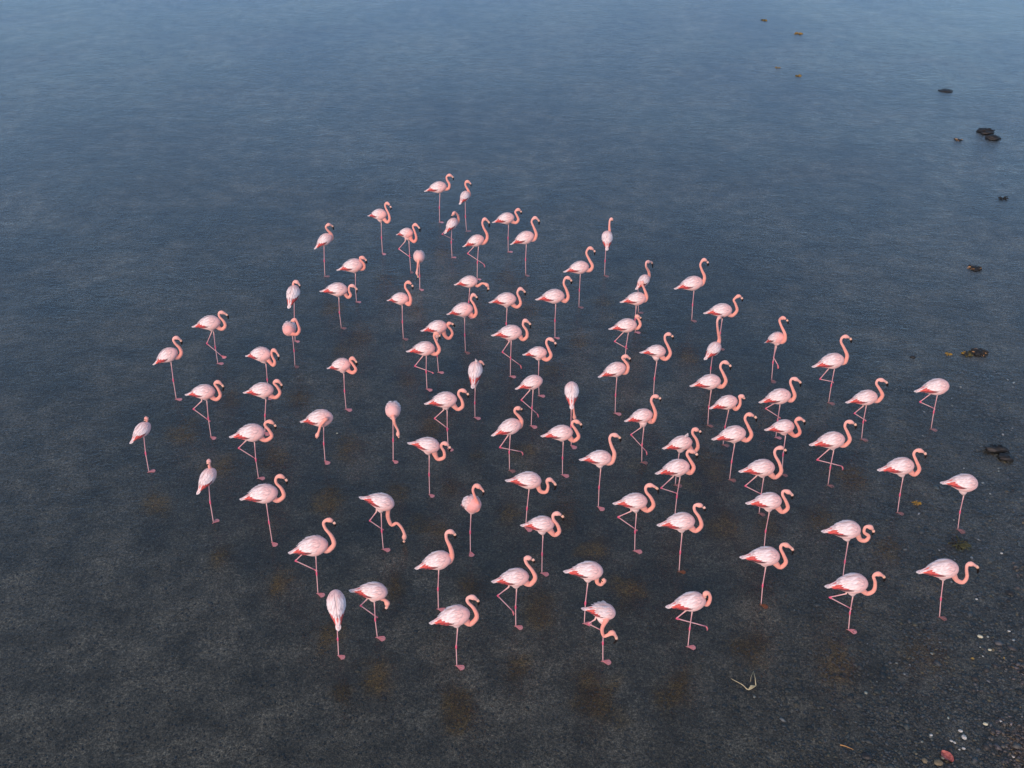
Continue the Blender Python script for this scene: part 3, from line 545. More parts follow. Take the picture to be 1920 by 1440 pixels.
    ((-4.178, 13.997), 0, (-0.426, 0.0, 0.93), (0.233, 0.0, 1.095), (0.01, -0.0, 0.844), [(0.146, 0.0, 0.959), (0.214, -0.0, 0.908), (0.324, 0.0, 1.005), (0.304, 0.0, 1.165), (0.23, 0.0, 1.289), (0.249, 0.0, 1.402), (0.327, 0.0, 1.431)], (0.402, -0.0, 1.249), None, 0, 0, 0, 0, 'flamingo lower left with wide open S neck, leg slanting right'),
    ((-3.596, 16.321), -10, (-0.399, -0.0, 0.835), (0.254, -0.0, 1.023), (0.052, -0.0, 0.768), [(0.2, -0.201, 1.121), (0.09, -0.221, 0.977), (0.041, -0.229, 0.833), (-0.002, -0.237, 0.735)], (-0.052, -0.246, 0.674), None, 1, 0, 0, 0, 'flamingo left of centre reaching its neck back beneath its belly'),
    ((-2.289, 16.338), -88, (-0.358, 0.074, 1.018), (0.243, 0.074, 1.237), (0.002, 0.055, 0.896), [(0.304, 0.098, 1.157), (0.305, 0.119, 1.026), (0.306, 0.164, 0.894), (0.306, 0.16, 0.797)], (0.305, 0.137, 0.694), None, 0, 0, 0, 0, 'egg shaped flamingo facing us with pink stripe, bill hanging beside its leg'),
    ((-2.225, 13.826), 0, (-0.328, 0.0, 1.116), (0.249, 0.0, 0.944), (0.018, 0.0, 0.76), [(0.124, 0.12, 0.774), (0.108, 0.12, 0.587), (0.158, 0.12, 0.403), (0.248, 0.12, 0.451), (0.323, 0.12, 0.351), (0.366, 0.12, 0.207), (0.361, 0.12, 0.123)], (0.297, 0.12, -0.011), [(-0.067, 0.05, 0.764), (-0.197, 0.05, 0.565), (-0.012, 0.05, 0.388)], 0, 0, 0, 0, 'feeding flamingo lowering its bill into the water'),
    ((0.241, 14.386), 0, (-0.355, 0.0, 1.024), (0.265, 0.0, 1.013), (0.054, 0.0, 0.827), [(0.193, 0.0, 0.943), (0.25, 0.0, 0.791), (0.351, 0.0, 0.775), (0.382, -0.0, 0.897), (0.361, 0.0, 1.013), (0.415, 0.0, 1.047)], (0.496, -0.0, 0.815), None, 0, 0, 0, 0, 'flamingo below centre with pale bill, neck dipping in a deep U'),
    ((-0.717, 13.759), -55, (-0.288, 0.029, 0.804), (0.226, 0.029, 1.15), (0.016, 0.023, 0.805), [(0.143, -0.017, 1.106), (0.182, 0.039, 1.004), (0.196, 0.059, 1.117), (0.165, 0.015, 1.286), (0.147, -0.01, 1.431), (0.167, 0.018, 1.519), (0.202, 0.068, 1.504)], (0.236, 0.117, 1.304), None, 2, 0, 0, 0, 'three quarter facing flamingo with plain pink wing, no red showing'),
    ((0.503, 13.237), 0, (-0.365, -0.0, 1.009), (0.187, 0.0, 1.036), (0.005, 0.0, 0.786), [(0.124, 0.0, 0.9), (0.195, 0.0, 0.804), (0.27, 0.0, 0.877), (0.242, -0.0, 1.013), (0.167, -0.0, 1.148), (0.169, 0.0, 1.242), (0.236, -0.0, 1.264)], (0.329, 0.0, 1.108), None, 0, 0, 0, 0, 'flamingo right below the deep U necked one, hiding its foot'),
    ((1.569, 14.951), 0, (-0.385, -0.0, 1.04), (0.184, 0.0, 1.082), (0.004, -0.0, 0.836), [(0.133, 0.0, 0.977), (0.202, 0.0, 1.012), (0.229, 0.0, 1.175), (0.171, 0.0, 1.337), (0.13, 0.0, 1.485), (0.149, 0.0, 1.576), (0.213, 0.0, 1.583)], (0.317, 0.0, 1.433), None, 0, 0, 0, 0, 'flamingo right of centre, tall S neck and large pink webbed foot'),
    ((2.118, 13.785), 0, (-0.431, 0.0, 1.012), (0.144, -0.0, 1.069), (-0.024, 0.0, 0.794), [(0.101, 0.0, 0.906), (0.17, 0.0, 0.864), (0.25, 0.0, 0.974), (0.2, 0.0, 1.134), (0.108, 0.0, 1.269), (0.099, 0.0, 1.377), (0.172, 0.0, 1.408)], (0.31, -0.0, 1.22), [(-0.109, 0.05, 0.809), (-0.324, 0.05, 0.682), (-0.012, 0.05, 0.411)], 0, 0, 0, 0, 'flamingo lower right of centre, folded leg touching its red ankle'),
    ((2.817, 13.275), 0, (-0.447, 0.0, 0.98), (0.164, 0.0, 1.081), (-0.024, 0.0, 0.798), [(0.124, 0.0, 0.923), (0.203, 0.0, 0.862), (0.278, -0.0, 0.98), (0.222, 0.0, 1.16), (0.138, 0.0, 1.294), (0.128, -0.0, 1.398), (0.198, 0.0, 1.409)], (0.303, 0.0, 1.276), None, 0, 0, 2, 0, 'flamingo with brown muddy foot, left of the bird with orange feet'),
    ((4.456, 14.774), 0, (-0.478, 0.0, 0.915), (0.141, 0.0, 1.02), (-0.023, 0.0, 0.762), [(0.095, 0.0, 0.856), (0.184, 0.0, 0.786), (0.266, 0.0, 0.915), (0.209, 0.0, 1.102), (0.107, 0.0, 1.286), (0.1, 0.0, 1.401), (0.181, 0.0, 1.442)], (0.292, 0.0, 1.298), [(-0.137, 0.05, 0.782), (-0.314, 0.05, 0.555), (-0.01, 0.05, 0.375)], 0, 0, 1, 0, 'big flamingo at the right with raised leg, another bird below hiding its foot'),
    ((4.349, 13.792), 0, (-0.442, -0.0, 1.012), (0.155, 0.0, 1.069), (-0.021, 0.0, 0.806), [(0.114, 0.0, 0.921), (0.198, 0.0, 0.824), (0.278, 0.0, 0.909), (0.227, 0.0, 1.058), (0.152, -0.0, 1.194), (0.152, 0.0, 1.28), (0.224, 0.0, 1.266)], (0.318, 0.0, 1.099), None, 0, 0, 0, 0, 'flamingo at right with red orange wing band, its leg ending behind another'),
    ((4.049, 12.5), 0, (-0.467, 0.0, 0.989), (0.16, 0.0, 1.011), (-0.033, 0.0, 0.776), [(0.114, -0.0, 0.866), (0.2, 0.0, 0.78), (0.272, 0.0, 0.888), (0.214, -0.0, 1.044), (0.15, -0.0, 1.177), (0.159, 0.0, 1.26), (0.234, 0.0, 1.247)], (0.347, 0.0, 1.04), None, 0, 0, 2, 0, 'lower right flamingo with orange brown webbed foot'),
    ((2.736, 11.6), 5, (-0.421, 0.0, 0.846), (0.183, 0.0, 0.952), (-0.005, 0.0, 0.72), [(0.15, -0.0, 0.884), (0.21, 0.0, 0.852), (0.238, 0.0, 0.909), (0.245, -0.0, 0.997), (0.211, 0.0, 1.076), (0.165, -0.0, 1.084)], (0.216, 0.0, 0.949), [(-0.081, 0.05, 0.703), (-0.222, 0.05, 0.543), (0.259, 0.05, 0.329)], 0, 1, 0, 0, 'flamingo preening with black bill against its breast, curled foot forward'),
    ((5.504, 13.02), 0, (-0.526, 0.0, 1.07), (0.099, 0.0, 1.11), (-0.058, 0.0, 0.84), [(0.055, 0.0, 1.02), (0.132, 0.0, 0.896), (0.226, 0.0, 0.881), (0.254, -0.0, 0.975), (0.165, 0.0, 1.054), (0.165, 0.0, 1.166), (0.241, 0.0, 1.166)], (0.3, 0.0, 0.987), None, 0, 0, 0, 0, 'flamingo at right coiling its neck so the bill meets its throat'),
    ((6.847, 12.205), 0, (-0.573, -0.0, 0.95), (0.061, 0.0, 1.039), (-0.119, -0.0, 0.761), [(0.002, 0.0, 0.917), (0.095, 0.0, 0.783), (0.199, 0.0, 0.743), (0.234, 0.0, 0.85), (0.191, 0.0, 1.006), (0.18, 0.0, 1.105), (0.239, 0.0, 1.127)], (0.377, 0.0, 0.928), None, 0, 0, 1, 0, 'lowest rightmost flamingo reaching its neck forward near the gravel'),
    ((5.328, 11.954), 0, (-0.526, 0.0, 0.891), (0.122, 0.0, 0.969), (-0.06, 0.0, 0.672), [(0.07, -0.0, 0.813), (0.155, 0.0, 0.746), (0.24, 0.0, 0.813), (0.229, 0.0, 0.98), (0.18, -0.0, 1.111), (0.24, 0.0, 1.159)], (0.364, 0.0, 0.991), [(-0.149, 0.05, 0.697), (-0.398, 0.05, 0.618), (-0.046, 0.05, 0.39)], 0, 0, 0, 0, 'lower right flamingo with black feather on wing and pink bent leg'),
    ((-3.192, 12.752), 0, (-0.379, 0.0, 0.854), (0.266, 0.0, 1.06), (0.051, 0.0, 0.813), [(0.183, 0.0, 0.948), (0.255, 0.0, 0.915), (0.362, 0.0, 1.038), (0.337, -0.0, 1.215), (0.257, 0.0, 1.369), (0.244, 0.0, 1.499), (0.332, 0.0, 1.547)], (0.414, 0.0, 1.402), [(-0.142, 0.05, 0.824), (-0.303, 0.05, 0.642), (-0.011, 0.05, 0.446)], 0, 0, 0, 0, 'large flamingo lower left, neck tall, knee folded behind, pink web foot'),
    ((-2.671, 11.412), 100, (-0.333, -0.064, 0.84), (0.203, -0.064, 1.15), (-0.007, -0.039, 0.673), [(0.153, -0.047, 0.987), (0.155, -0.036, 1.096), (0.154, -0.04, 1.135)], (0.158, -0.02, 1.085), None, 0, 0, 0, 0, 'white flamingo seen from behind at lower left, tail tip pointing down'),
    ((-2.114, 11.792), 0, (-0.357, 0.0, 0.966), (0.223, 0.0, 0.922), (0.007, 0.0, 0.711), [(0.116, 0.0, 0.811), (0.169, 0.0, 0.767), (0.202, 0.0, 0.7)], (0.105, 0.0, 0.553), [(-0.104, 0.05, 0.744), (-0.22, 0.05, 0.604), (-0.009, 0.05, 0.377)], 0, 0, 0, 0, 'lower left flamingo with hooked bill tucked under its breast'),
    ((-1.191, 12.405), 5, (-0.331, -0.0, 0.869), (0.246, 0.0, 1.067), (0.039, -0.0, 0.816), [(0.194, -0.0, 0.982), (0.255, -0.0, 1.088), (0.236, -0.0, 1.266), (0.182, -0.0, 1.444), (0.184, -0.0, 1.562), (0.247, -0.0, 1.593)], (0.31, -0.0, 1.444), None, 0, 0, 0, 0, 'flamingo low centre with an upright neck rising from a smooth chest'),
    ((-0.841, 11.212), 0, (-0.376, 0.0, 0.87), (0.224, 0.0, 1.088), (0.034, 0.0, 0.76), [(0.171, 0.0, 0.903), (0.232, -0.0, 0.859), (0.324, 0.0, 1.001), (0.285, 0.0, 1.174), (0.2, 0.0, 1.302), (0.197, 0.0, 1.382), (0.267, 0.0, 1.404)], (0.348, 0.0, 1.234), None, 0, 0, 0, 0, 'nearest flamingo at the bottom centre with large pink webbed foot'),
    ((0.061, 12.024), 0, (-0.374, 0.0, 0.925), (0.2, 0.0, 1.047), (0.01, 0.0, 0.769), [(0.139, 0.0, 0.925), (0.218, -0.0, 0.874), (0.296, -0.0, 1.003), (0.251, 0.0, 1.156), (0.161, 0.0, 1.308), (0.144, 0.0, 1.405), (0.192, 0.0, 1.42)], (0.276, 0.0, 1.308), [(-0.113, 0.05, 0.766), (-0.286, 0.05, 0.585), (-0.052, 0.05, 0.253)], 0, 1, 0, 0, 'flamingo low centre with thin leg kicked down, pink webbed foot below'),
    ((1.152, 12.089), -5, (-0.359, 0.0, 1.047), (0.248, 0.0, 1.101), (0.02, -0.0, 0.828), [(0.153, 0.0, 0.961), (0.17, 0.0, 0.852), (0.232, -0.0, 0.823), (0.265, -0.0, 0.915)], (0.228, -0.0, 0.901), None, 0, 0, 0, 0, 'low centre flamingo with its head rolled under its breast in a knot'),
    ((1.392, 11.3), 0, (-0.37, 0.0, 1.085), (0.139, -0.0, 0.97), (-0.026, 0.0, 0.728), [(-0.005, -0.1, 0.952), (-0.056, -0.1, 0.777), (-0.028, -0.1, 0.621), (0.034, -0.1, 0.639), (0.102, -0.1, 0.688)], (0.133, -0.1, 0.453), [(-0.153, 0.05, 0.809), (-0.251, 0.05, 0.72), (-0.056, 0.05, 0.586)], 0, 0, 0, 2, 'ruffled flamingo at the bottom, feathers fluffed and head hanging by its leg'),
]

UP = [(0, .010), (.08, .030), (.16, .055), (.25, .095), (.35, .155), (.45, .205), (.55, .240), (.65, .258), (.75, .255), (.83, .232), (.90, .190), (.95, .140), (.985, .080), (1, .02)]
DN = [(0, .008), (.08, .018), (.16, .030), (.25, .055), (.35, .105), (.45, .160), (.55, .215), (.64, .240), (.73, .228), (.82, .190), (.90, .145), (.95, .105), (.985, .055), (1, .015)]
WD = [(0, .012), (.08, .034), (.16, .052), (.25, .085), (.35, .128), (.45, .165), (.55, .195), (.65, .215), (.75, .218), (.83, .200), (.90, .165), (.95, .122), (.985, .070), (1, .02)]

def torso_point(t, phi, off=0.0):
    """unit torso: axis along +x from tail (0) to breast (1); phi from the back (0) round the left side"""
    c, s = math.cos(phi), math.sin(phi)
    h = curve_at(UP, t) if c > 0 else curve_at(DN, t)
    w = curve_at(WD, t)
    return Vector((t, (w + off) * s, (h + off) * c))

WHITE = (0.81, 0.70, 0.68)
BLUSH = (0.78, 0.49, 0.455)
ROSE = (0.76, 0.35, 0.32)
SALMON = (0.76, 0.27, 0.215)
PEACH = (0.80, 0.365, 0.29)
RED = (0.55, 0.030, 0.030)
ORANGE = (0.74, 0.11, 0.07)
DARK = (0.075, 0.008, 0.014)
LEG = (0.60, 0.32, 0.34)
JOINT = (0.66, 0.12, 0.20)

def blade(V, Fc, Cc, path_pts, width, side_vecs, c0, c1, tipc=None):
    n = len(path_pts)
    b = len(V)
    for i, (p, s) in enumerate(zip(path_pts, side_vecs)):
        t = i / (n - 1)
        w = width * (0.55 + 0.9 * t) * (1.0 if t < 0.72 else max(0.12, 1 - ((t - 0.72) / 0.28) ** 1.6))
        c = mixc(c0, c1, t)
        if tipc and t > 0.8: c = tipc
        up = p[1]
        V.append(p[0] - s * w); V.append(p[0] + up * width * 0.22); V.append(p[0] + s * w)
        Cc.extend([c, mixc(c, (1, 1, 1), 0.06), c])
    for i in range(n - 1):
        a = b + i * 3
        Fc.append((a, a + 1, a + 4, a + 3)); Fc.append((a + 1, a + 2, a + 5, a + 4))

def surf_frame(t, phi, sgn, off):
    p = torso_point(t, phi * sgn, off)
    e = 0.02
    dt = (torso_point(min(1, t + e), phi * sgn, off) - torso_point(max(0, t - e), phi * sgn, off))
    dp = (torso_point(t, (phi + e) * sgn, off) - torso_point(t, (phi - e) * sgn, off))
    n = dt.cross(dp)
    n.normalize()
    o = p - Vector((t, 0, 0))
    if n.dot(o) < 0: n = -n
    return p, n

def wing_mesh(sgn, seed, fluff=0.0):
    """folded wing: a covering shell of overlapping pale feathers, a crimson band and dark quills along its lower rear edge"""
    rnd = random.Random(seed)
    V, Fc, Cc = [], [], []
    # smooth shell under the feathers, phi 4..95 degrees, t 0.12..0.93
    nt_, np_ = 16, 9
    b = len(V)
    for i in range(nt_):
        t = 0.10 + 0.80 * i / (nt_ - 1)
        lo = 1.78 - 0.75 * sstep(0.65, 0.93, t) 
        lo -= 0.25 * (1 - sstep(0.10, 0.35, t))
        for k in range(np_):
            u = k / (np_ - 1)
            p0 = 0.05 + 0.22 * (1 - sstep(.28, .40, t))
            phi = p0 + (lo - p0) * u
            edge = math.sin(math.pi * u) ** 0.35 if 0 < u < 1 else 0.0
            endf = sstep(0.90, 0.80, t) if t > 0.8 else 1
            p = torso_point(t, phi * sgn, 0.010 * edge * endf + 0.002)
            V.append(p)
            c = mixc(WHITE, BLUSH, 0.25 + 0.6 * sstep(0.6, 0.9, t))
            band = max(sstep(0.62, 0.74, u) * (1 - sstep(.84, .92, u)) * sstep(.20, .26, t) * (1 - sstep(0.48, 0.60, t)), sstep(.38, .48, u) * (1 - sstep(.72, .84, u)) * sstep(.19, .25, t) * (1 - sstep(0.34, 0.42, t)))
            c = mixc(c, RED, band)
            Cc.append(c)
    for i in range(nt_ - 1):
        for k in range(np_ - 1):
            a = b + i * np_ + k
            q = (a, a + 1, a + np_ + 1, a + np_)
            Fc.append(q)
    def lay(t0, t1, ph0, ph1, off0, off1, width, c0, c1, tipc=None, n=6):
        pts, sides = [], []
        for i in range(n):
            u = i / (n - 1)
            t = lerp(t0, t1, u); ph = lerp(ph0, ph1, u)
            p, nn = surf_frame(t, ph, sgn, lerp(off0, off1, u ** 1.5))
            pts.append((p, nn))
        for i in range(n):
            a = pts[max(0, i - 1)][0]; c_ = pts[min(n - 1, i + 1)][0]
            tt = (c_ - a).normalized()
            sides.append(tt.cross(pts[i][1]).normalized())
        blade(V, Fc, Cc, pts, width, sides, c0, c1, tipc)
    # dark quills, lowest
    for k in range(7):
        u = k / 6
        t0 = lerp(0.62, 0.40, u)
        lay(t0, t0 - 0.26, 1.42 + 0.12 * (1 - u), 1.72 - 0.25 * u, 0.016, 0.024, 0.018, DARK, (0.10, 0.012, 0.02) if rnd.random() < 0.7 else RED)
    # crimson coverts
    for k in range(9):
        u = k / 8
        t0 = lerp(0.60, 0.34, u) + rnd.uniform(-.01, .01)
        lay(t0, t0 - 0.22, 1.22 - 0.15 * u, 1.48 - 0.40 * u, 0.014, 0.020, 0.014, mixc(RED, DARK, 0.4 * rnd.random()), mixc(RED, ORANGE, u * 0.9 + rnd.uniform(-.1, .1)))
    # bright patch between the scapulars and the tail
    for k in range(8):
        u = k / 7
        lay(0.40 + rnd.uniform(-.02, .02), 0.21 + 0.08 * u + rnd.uniform(-.02, .02), lerp(0.66, 1.12, u), lerp(0.88, 1.15, u), 0.012, 0.015, 0.013, mixc(RED, DARK, .35 * rnd.random()), mixc(ORANGE, RED, rnd.random() * .6))
    # long pale scapulars drooping over them, in rows from the lowest row up
    for row, (pa, pb, ta, tb, m) in enumerate([(1.10, 1.42, 0.74, 0.58, 8), (0.85, 1.20, 0.76, 0.53, 9), (0.50, 0.95, 0.76, 0.50, 9), (0.16, 0.55, 0.74, 0.44, 9)]):
        for k in range(m):
            u = k / (m - 1)
            t0 = lerp(ta, tb, u) + rnd.uniform(-.015, .015)
            ln = rnd.uniform(0.15, 0.22)
            cc = mixc(WHITE, BLUSH, rnd.uniform(0, .45))
            cc2 = mixc((0.80, 0.72, 0.71), WHITE, rnd.uniform(0, 1))
            w = rnd.uniform(0.017, 0.024)
            lift = 0.022 + row * 0.005 + rnd.uniform(0, .010) + fluff * rnd.random() * 0.05
            lay(t0, t0 - ln, lerp(pa, pa - 0.1, u), lerp(pb, pb - 0.25, u) + rnd.uniform(-.05, .05), 0.012 + row * 0.002, lift, w, cc, cc2)
    # small shoulder coverts
    for k in range(16):
        t0 = rnd.uniform(0.68, 0.88); ph = rnd.uniform(0.25, 1.15)
        cc = mixc(BLUSH, ROSE, rnd.uniform(0, .5))
        lay(t0, t0 - 0.10, ph, ph + 0.10, 0.012, 0.020, 0.018, cc, mixc(cc, WHITE, .6), n=4)
    me = bpy.data.meshes.new('wing')
    me.from_pydata([tuple(v) for v in V], [], Fc)
    me.materials.append(M_WING)
    ca = me.color_attributes.new('pigment', 'FLOAT_COLOR', 'POINT')
    ca.data.foreach_set('color', [q for c in Cc for q in (c[0], c[1], c[2], 1.0)])
    me.polygons.foreach_set('use_smooth', [True] * len(me.polygons))
    return me

def tail_mesh(seed):
    rnd = random.Random(seed)
    V, Fc, Cc = [], [], []
    for k in range(9):
        a = (k - 4) / 4
        n = 5
        pts, sides = [], []
        L_ = 0.30 - 0.045 * abs(a)
        for i in range(n):
            u = i / (n - 1)
            x = 0.285 - L_ * u - 0.005
            y = a * (0.038 + 0.012 * u)
            z = 0.018 + 0.035 * (1 - u) - 0.018 * abs(a) + 0.004 * (k % 2) - 0.004 * u
            pts.append((Vector((x, y, z)), Vector((0, 0, 1)))); sides.append(Vector((0, 1, 0)))
        c = mixc(RED, ORANGE, rnd.random()) if abs(a) < 0.55 and k % 3 else mixc(WHITE, BLUSH, rnd.random())
        blade(V, Fc, Cc, pts, 0.017, sides, c, mixc(WHITE, c, 0.12), (0.86, 0.83, 0.80))
    me = bpy.data.meshes.new('tail')
    me.from_pydata([tuple(v) for v in V], [], Fc)
    me.materials.append(M_WING)
    ca = me.color_attributes.new('pigment', 'FLOAT_COLOR', 'POINT')
    ca.data.foreach_set('color', [q for c in Cc for q in (c[0], c[1], c[2], 1.0)])
    me.polygons.foreach_set('use_smooth', [True] * len(me.polygons))
    return me

WINGS = {(s, k): wing_mesh(s, 20 + k + (5 if s > 0 else 0)) for s in (1, -1) for k in range(4)}
WINGS_FLUFF = {s: wing_mesh(s, 77, 1.6) for s in (1, -1)}
TAILS = [tail_mesh(k) for k in range(3)]

def web_foot(name, parent, pos, ang, scale, mud, mat=None):
    """standing foot: three toes joined by a web, a short hind toe"""
    V, Fc, Cc = [], [], []
    base = mixc((0.70, 0.22, 0.24), (0.10, 0.045, 0.02), (0, .62, 0.9)[mud])
    webc = mixc((0.70, 0.28, 0.29), (0.09, 0.05, 0.03), (0, .75, 0.8)[mud])
    if mud == 2: base = webc = (0.20, 0.055, 0.012)
    toes = []
    for a, ln in ((-0.52, .088), (0, .105), (0.52, .088)):
        d_ = Vector((math.cos(ang + a), math.sin(ang + a), 0)) * ln * scale
        tip = pos + d_
        toes.append(tip)
        path = [pos + Vector((0, 0, .012)), pos + d_ * .5 + Vector((0, 0, .010)), tip + Vector((0, 0, .003))]
        tube(V, Fc, Cc, path, [.009 * scale, .007 * scale, .003 * scale], [base] * 3, 6)
    bk = pos - Vector((math.cos(ang), math.sin(ang), 0)) * .028 * scale
    tube(V, Fc, Cc, [pos + Vector((0, 0, .012)), bk], [.007 * scale, .003], [base] * 2, 6)
    # web: thin membrane with thickness, scalloped between the toes
    for a, b in ((0, 1), (1, 2)):
        m = (toes[a] + toes[b]) / 2
        m = pos + (m - pos) * 1.08
        k = len(V)
        for dz in (.009, .003):
            for q in (pos, toes[a] * .97 + pos * .03, m, toes[b] * .97 + pos * .03):
                V.append(q + Vector((0, 0, dz * (1 if q is pos else .6)))); Cc.append(webc)
        Fc.append((k, k + 1, k + 2, k + 3)); Fc.append((k + 7, k + 6, k + 5, k + 4))
        for i in range(4):
            j = (i + 1) % 4
            Fc.append((k + i, k + 4 + i, k + 4 + j, k + j))
    return mesh_obj(name, V, Fc, M_LEG, parent, Cc, smooth=False)

def hanging_foot(name, parent, pos, d_, style):
    """raised foot: toes folded together and drooping, or the web spread when stepping"""
    V, Fc, Cc = [], [], []
    c = (0.66, 0.20, 0.22)
    if style == 2:
        return web_foot(name, parent, pos, math.atan2(-.5, .6), 1.15, 0)
    dn = Vector((d_.x * .35, d_.y * .35, -1)).normalized() if style == 1 else Vector((d_.x * .6, 0, -.5)).normalized()
    ln = .095 if style == 1 else .05
    for k in (-1, 0, 1):
        off = Vector((0.006 * k, .009 * k, 0))
        path = [pos, pos + d_ * .015 + dn * ln * .3 + off * .6, pos + dn * ln * .7 + d_ * .014 + off, pos + dn * ln + off]
        tube(V, Fc, Cc, path, [.009, .009, .007, .003], [c, c, mixc(c, JOINT, .3), c], 6)
    return mesh_obj(name, V, Fc, M_LEG, parent, Cc)

def make_flamingo(idx, rec):
    (fx, fy), yaw, T, E, hip, neck, K, lift, tint, toe, mud, tuft, label = rec
    rnd = random.Random(1000 + idx)
    root = bpy.data.objects.new('flamingo', None)
    root.empty_display_size = 0.2
    col.objects.link(root)
    root.location = (fx, fy, 0)
    root.rotation_euler = (0, 0, R(yaw))
    tag(root, label, 'flamingo', 'flamingos standing in the shallow lagoon')
    T, E, hip = Vector(T), Vector(E), Vector(hip)
    Lb = (E - T).length
    ax = (E - T).normalized()
    lat = Vector((0, 1, 0)); lat = (lat - ax * lat.dot(ax)).normalized()
    nz = ax.cross(lat)
    if nz.z < 0: nz = -nz
    def W_(p):
        return T + (ax * p.x + lat * p.y + nz * p.z) * Lb
    # pigment of this bird
    pink = (rnd.uniform(0, .18), rnd.uniform(.25, .45), rnd.uniform(.6, .85))[tint]
    back = mixc(WHITE, BLUSH, .10 + pink)
    chest = mixc(BLUSH, ROSE, .15 + pink * .9)
    neckc = mixc(PEACH, SALMON, rnd.uniform(.0, .45) + pink * .5)
    neckt = mixc(mixc(PEACH, BLUSH, rnd.uniform(0, .5)), SALMON, pink * .4)
    V, Fc, Cc = [], [], []
    # torso
    ts = [0, .04, .08, .14, .20, .27, .34, .41, .48, .55, .62, .69, .76, .82, .87, .915, .95, .975, .99, 1.0]
    SEG = 16
    for t in ts:
        for k in range(SEG):
            phi = 2 * math.pi * k / SEG
            p = torso_point(t, phi)
            V.append(W_(p))
            up = math.cos(phi)
            c = mixc(chest, back, sstep(-.2, .7, up))
            c = mixc(c, chest, sstep(.68, .95, t))
            if up < 0:
                c = mixc(c, mixc(WHITE, BLUSH, .5), (1 - sstep(.5, .8, t)) * .7)
            if t < .15: c = mixc((.86, .82, .80), c, t / .15)
            elif t < .34 and up > -.3: c = mixc(c, mixc(ORANGE, RED, .5), .85 * sstep(.17, .21, t) * (1 - sstep(.30, .34, t)) * sstep(.2, .8, up))
            Cc.append(c)
    for i in range(len(ts) - 1):
        for k in range(SEG):
            a = i * SEG + k; b = i * SEG + (k + 1) % SEG
            Fc.append((a, a + SEG, b + SEG, b))
    Fc.append(tuple(range(SEG)))
    Fc.append(tuple((len(ts) - 1) * SEG + SEG - 1 - k for k in range(SEG)))
    # thigh feathering: taper from the belly down on to the leg
    hp = hip + Vector((0, .0, .02))
    inner = W_(Vector((.62, 0, -.08)))
    tube(V, Fc, Cc, [inner, inner.lerp(hp, .6), hp], [.10, .066, .014], [back, mixc(back, BLUSH, .5), BLUSH], 10)
    hd = None
    if neck:
        nk = [Vector(q) for q in neck]
        Kv = Vector(K)
        Hc = nk[-1]
        hk = Kv - Hc
        back_dir = Hc - nk[-2]
        nrm = back_dir - hk * (back_dir.dot(hk) / max(1e-6, hk.dot(hk)))
        if nrm.length < 1e-4: nrm = Vector((0, 0, 1))
        nrm.normalize()
        Eb = Hc + hk * .55 + nrm * .22 * hk.length
        # start inside the breast
        inside = W_(Vector((.80, 0, -.05)))
        first = [inside] + nk
        full = spline(first + [Eb, Kv], 44)
        acc = [0.0]
        for a, b in zip(full, full[1:]): acc.append(acc[-1] + (b - a).length)
        hi = min(range(len(full)), key=lambda i: (full[i] - Hc).length if i > 20 or len(nk) < 4 else 9)
        sH = acc[hi]; tot = acc[-1]
        bl = tot - sH
        body_path, rad, cs = [], [], []
        cut = sH + bl * .42
        for i, p in enumerate(full):
            s = acc[i]
            if s > cut: break
            u = s / max(1e-6, sH)
            r = lerp(.066, .038, sstep(0, .30, u)); r = lerp(r, .0245, sstep(.25, .80, u))
            dh = (s - sH)
            r = r + .0185 * math.exp(-(dh / .052) ** 2)
            if dh > 0: r = max(.022, r - .010 * dh / (bl * .42))
            body_path.append(p); rad.append(r)
            c = mixc(mixc(chest, neckc, .6), neckc, sstep(0, .25, u)); c = mixc(c, neckt, sstep(.55, 1, u))
            cs.append(c)
        tube(V, Fc, Cc, body_path, rad, cs, 10, squash=.86)
        hd = (Hc, hk)
    mesh_obj('body', V, Fc, M_PLUME, root, Cc)
    if hd:
        # bill: pale pink base, sharply bent, black tip
        V, Fc, Cc = [], [], []
        bp_, br, bc = [], [], []
        st = sH + bl * .36
        acc2 = [(s, p) for s, p in zip(acc, full) if s >= st]
        if len(acc2) < 3: acc2 = list(zip(acc, full))[-3:]
        s0 = acc2[0][0]
        pth = spline([p for s, p in acc2] if len(acc2) < 7 else [acc2[0][1], acc2[len(acc2) // 3][1], acc2[2 * len(acc2) // 3][1], acc2[-1][1]], 9)
        for i, p in enumerate(pth):
            u = i / 8
            br.append(lerp(.0240, .0205, u) if u < .5 else lerp(.0215, .007, ((u - .5) / .5) ** 2))
            bc.append(mixc((.74, .42, .28), (.76, .46, .38), rnd.random()) if u < .30 else (.012, .010, .010))
        tube(V, Fc, Cc, pth, br, bc, 8, squash=.7)
        mesh_obj('bill', V, Fc, M_BILL, root, Cc)
        # eyes
        hkn = hk.normalized()
        sd_ = hkn.cross(nrm).normalized()
        for s in (1, -1):
            c0 = Hc + hkn * .02 + sd_ * s * .030 + nrm * .008
            V, Fc, Cc = [], [], []
            tube(V, Fc, Cc, [c0 - sd_ * s * .006, c0, c0 + sd_ * s * .004], [.006, .006, .002], [(0, 0, 0)] * 3, 6, side=hkn)
            mesh_obj('eye', V, Fc, M_EYE, root, Cc)
    # wings and tail share meshes, placed in the torso frame
    from mathutils import Matrix
    M = Matrix(((ax.x, lat.x, nz.x, T.x), (ax.y, lat.y, nz.y, T.y), (ax.z, lat.z, nz.z, T.z), (0, 0, 0, 1))) @ Matrix.Scale(Lb, 4)
    for s in (1, -1):
        me = WINGS_FLUFF[s] if tuft == 2 else WINGS[(s, rnd.randrange(4))]
        o = bpy.data.objects.new('wing', me); col.objects.link(o); o.parent = root; o.matrix_local = M
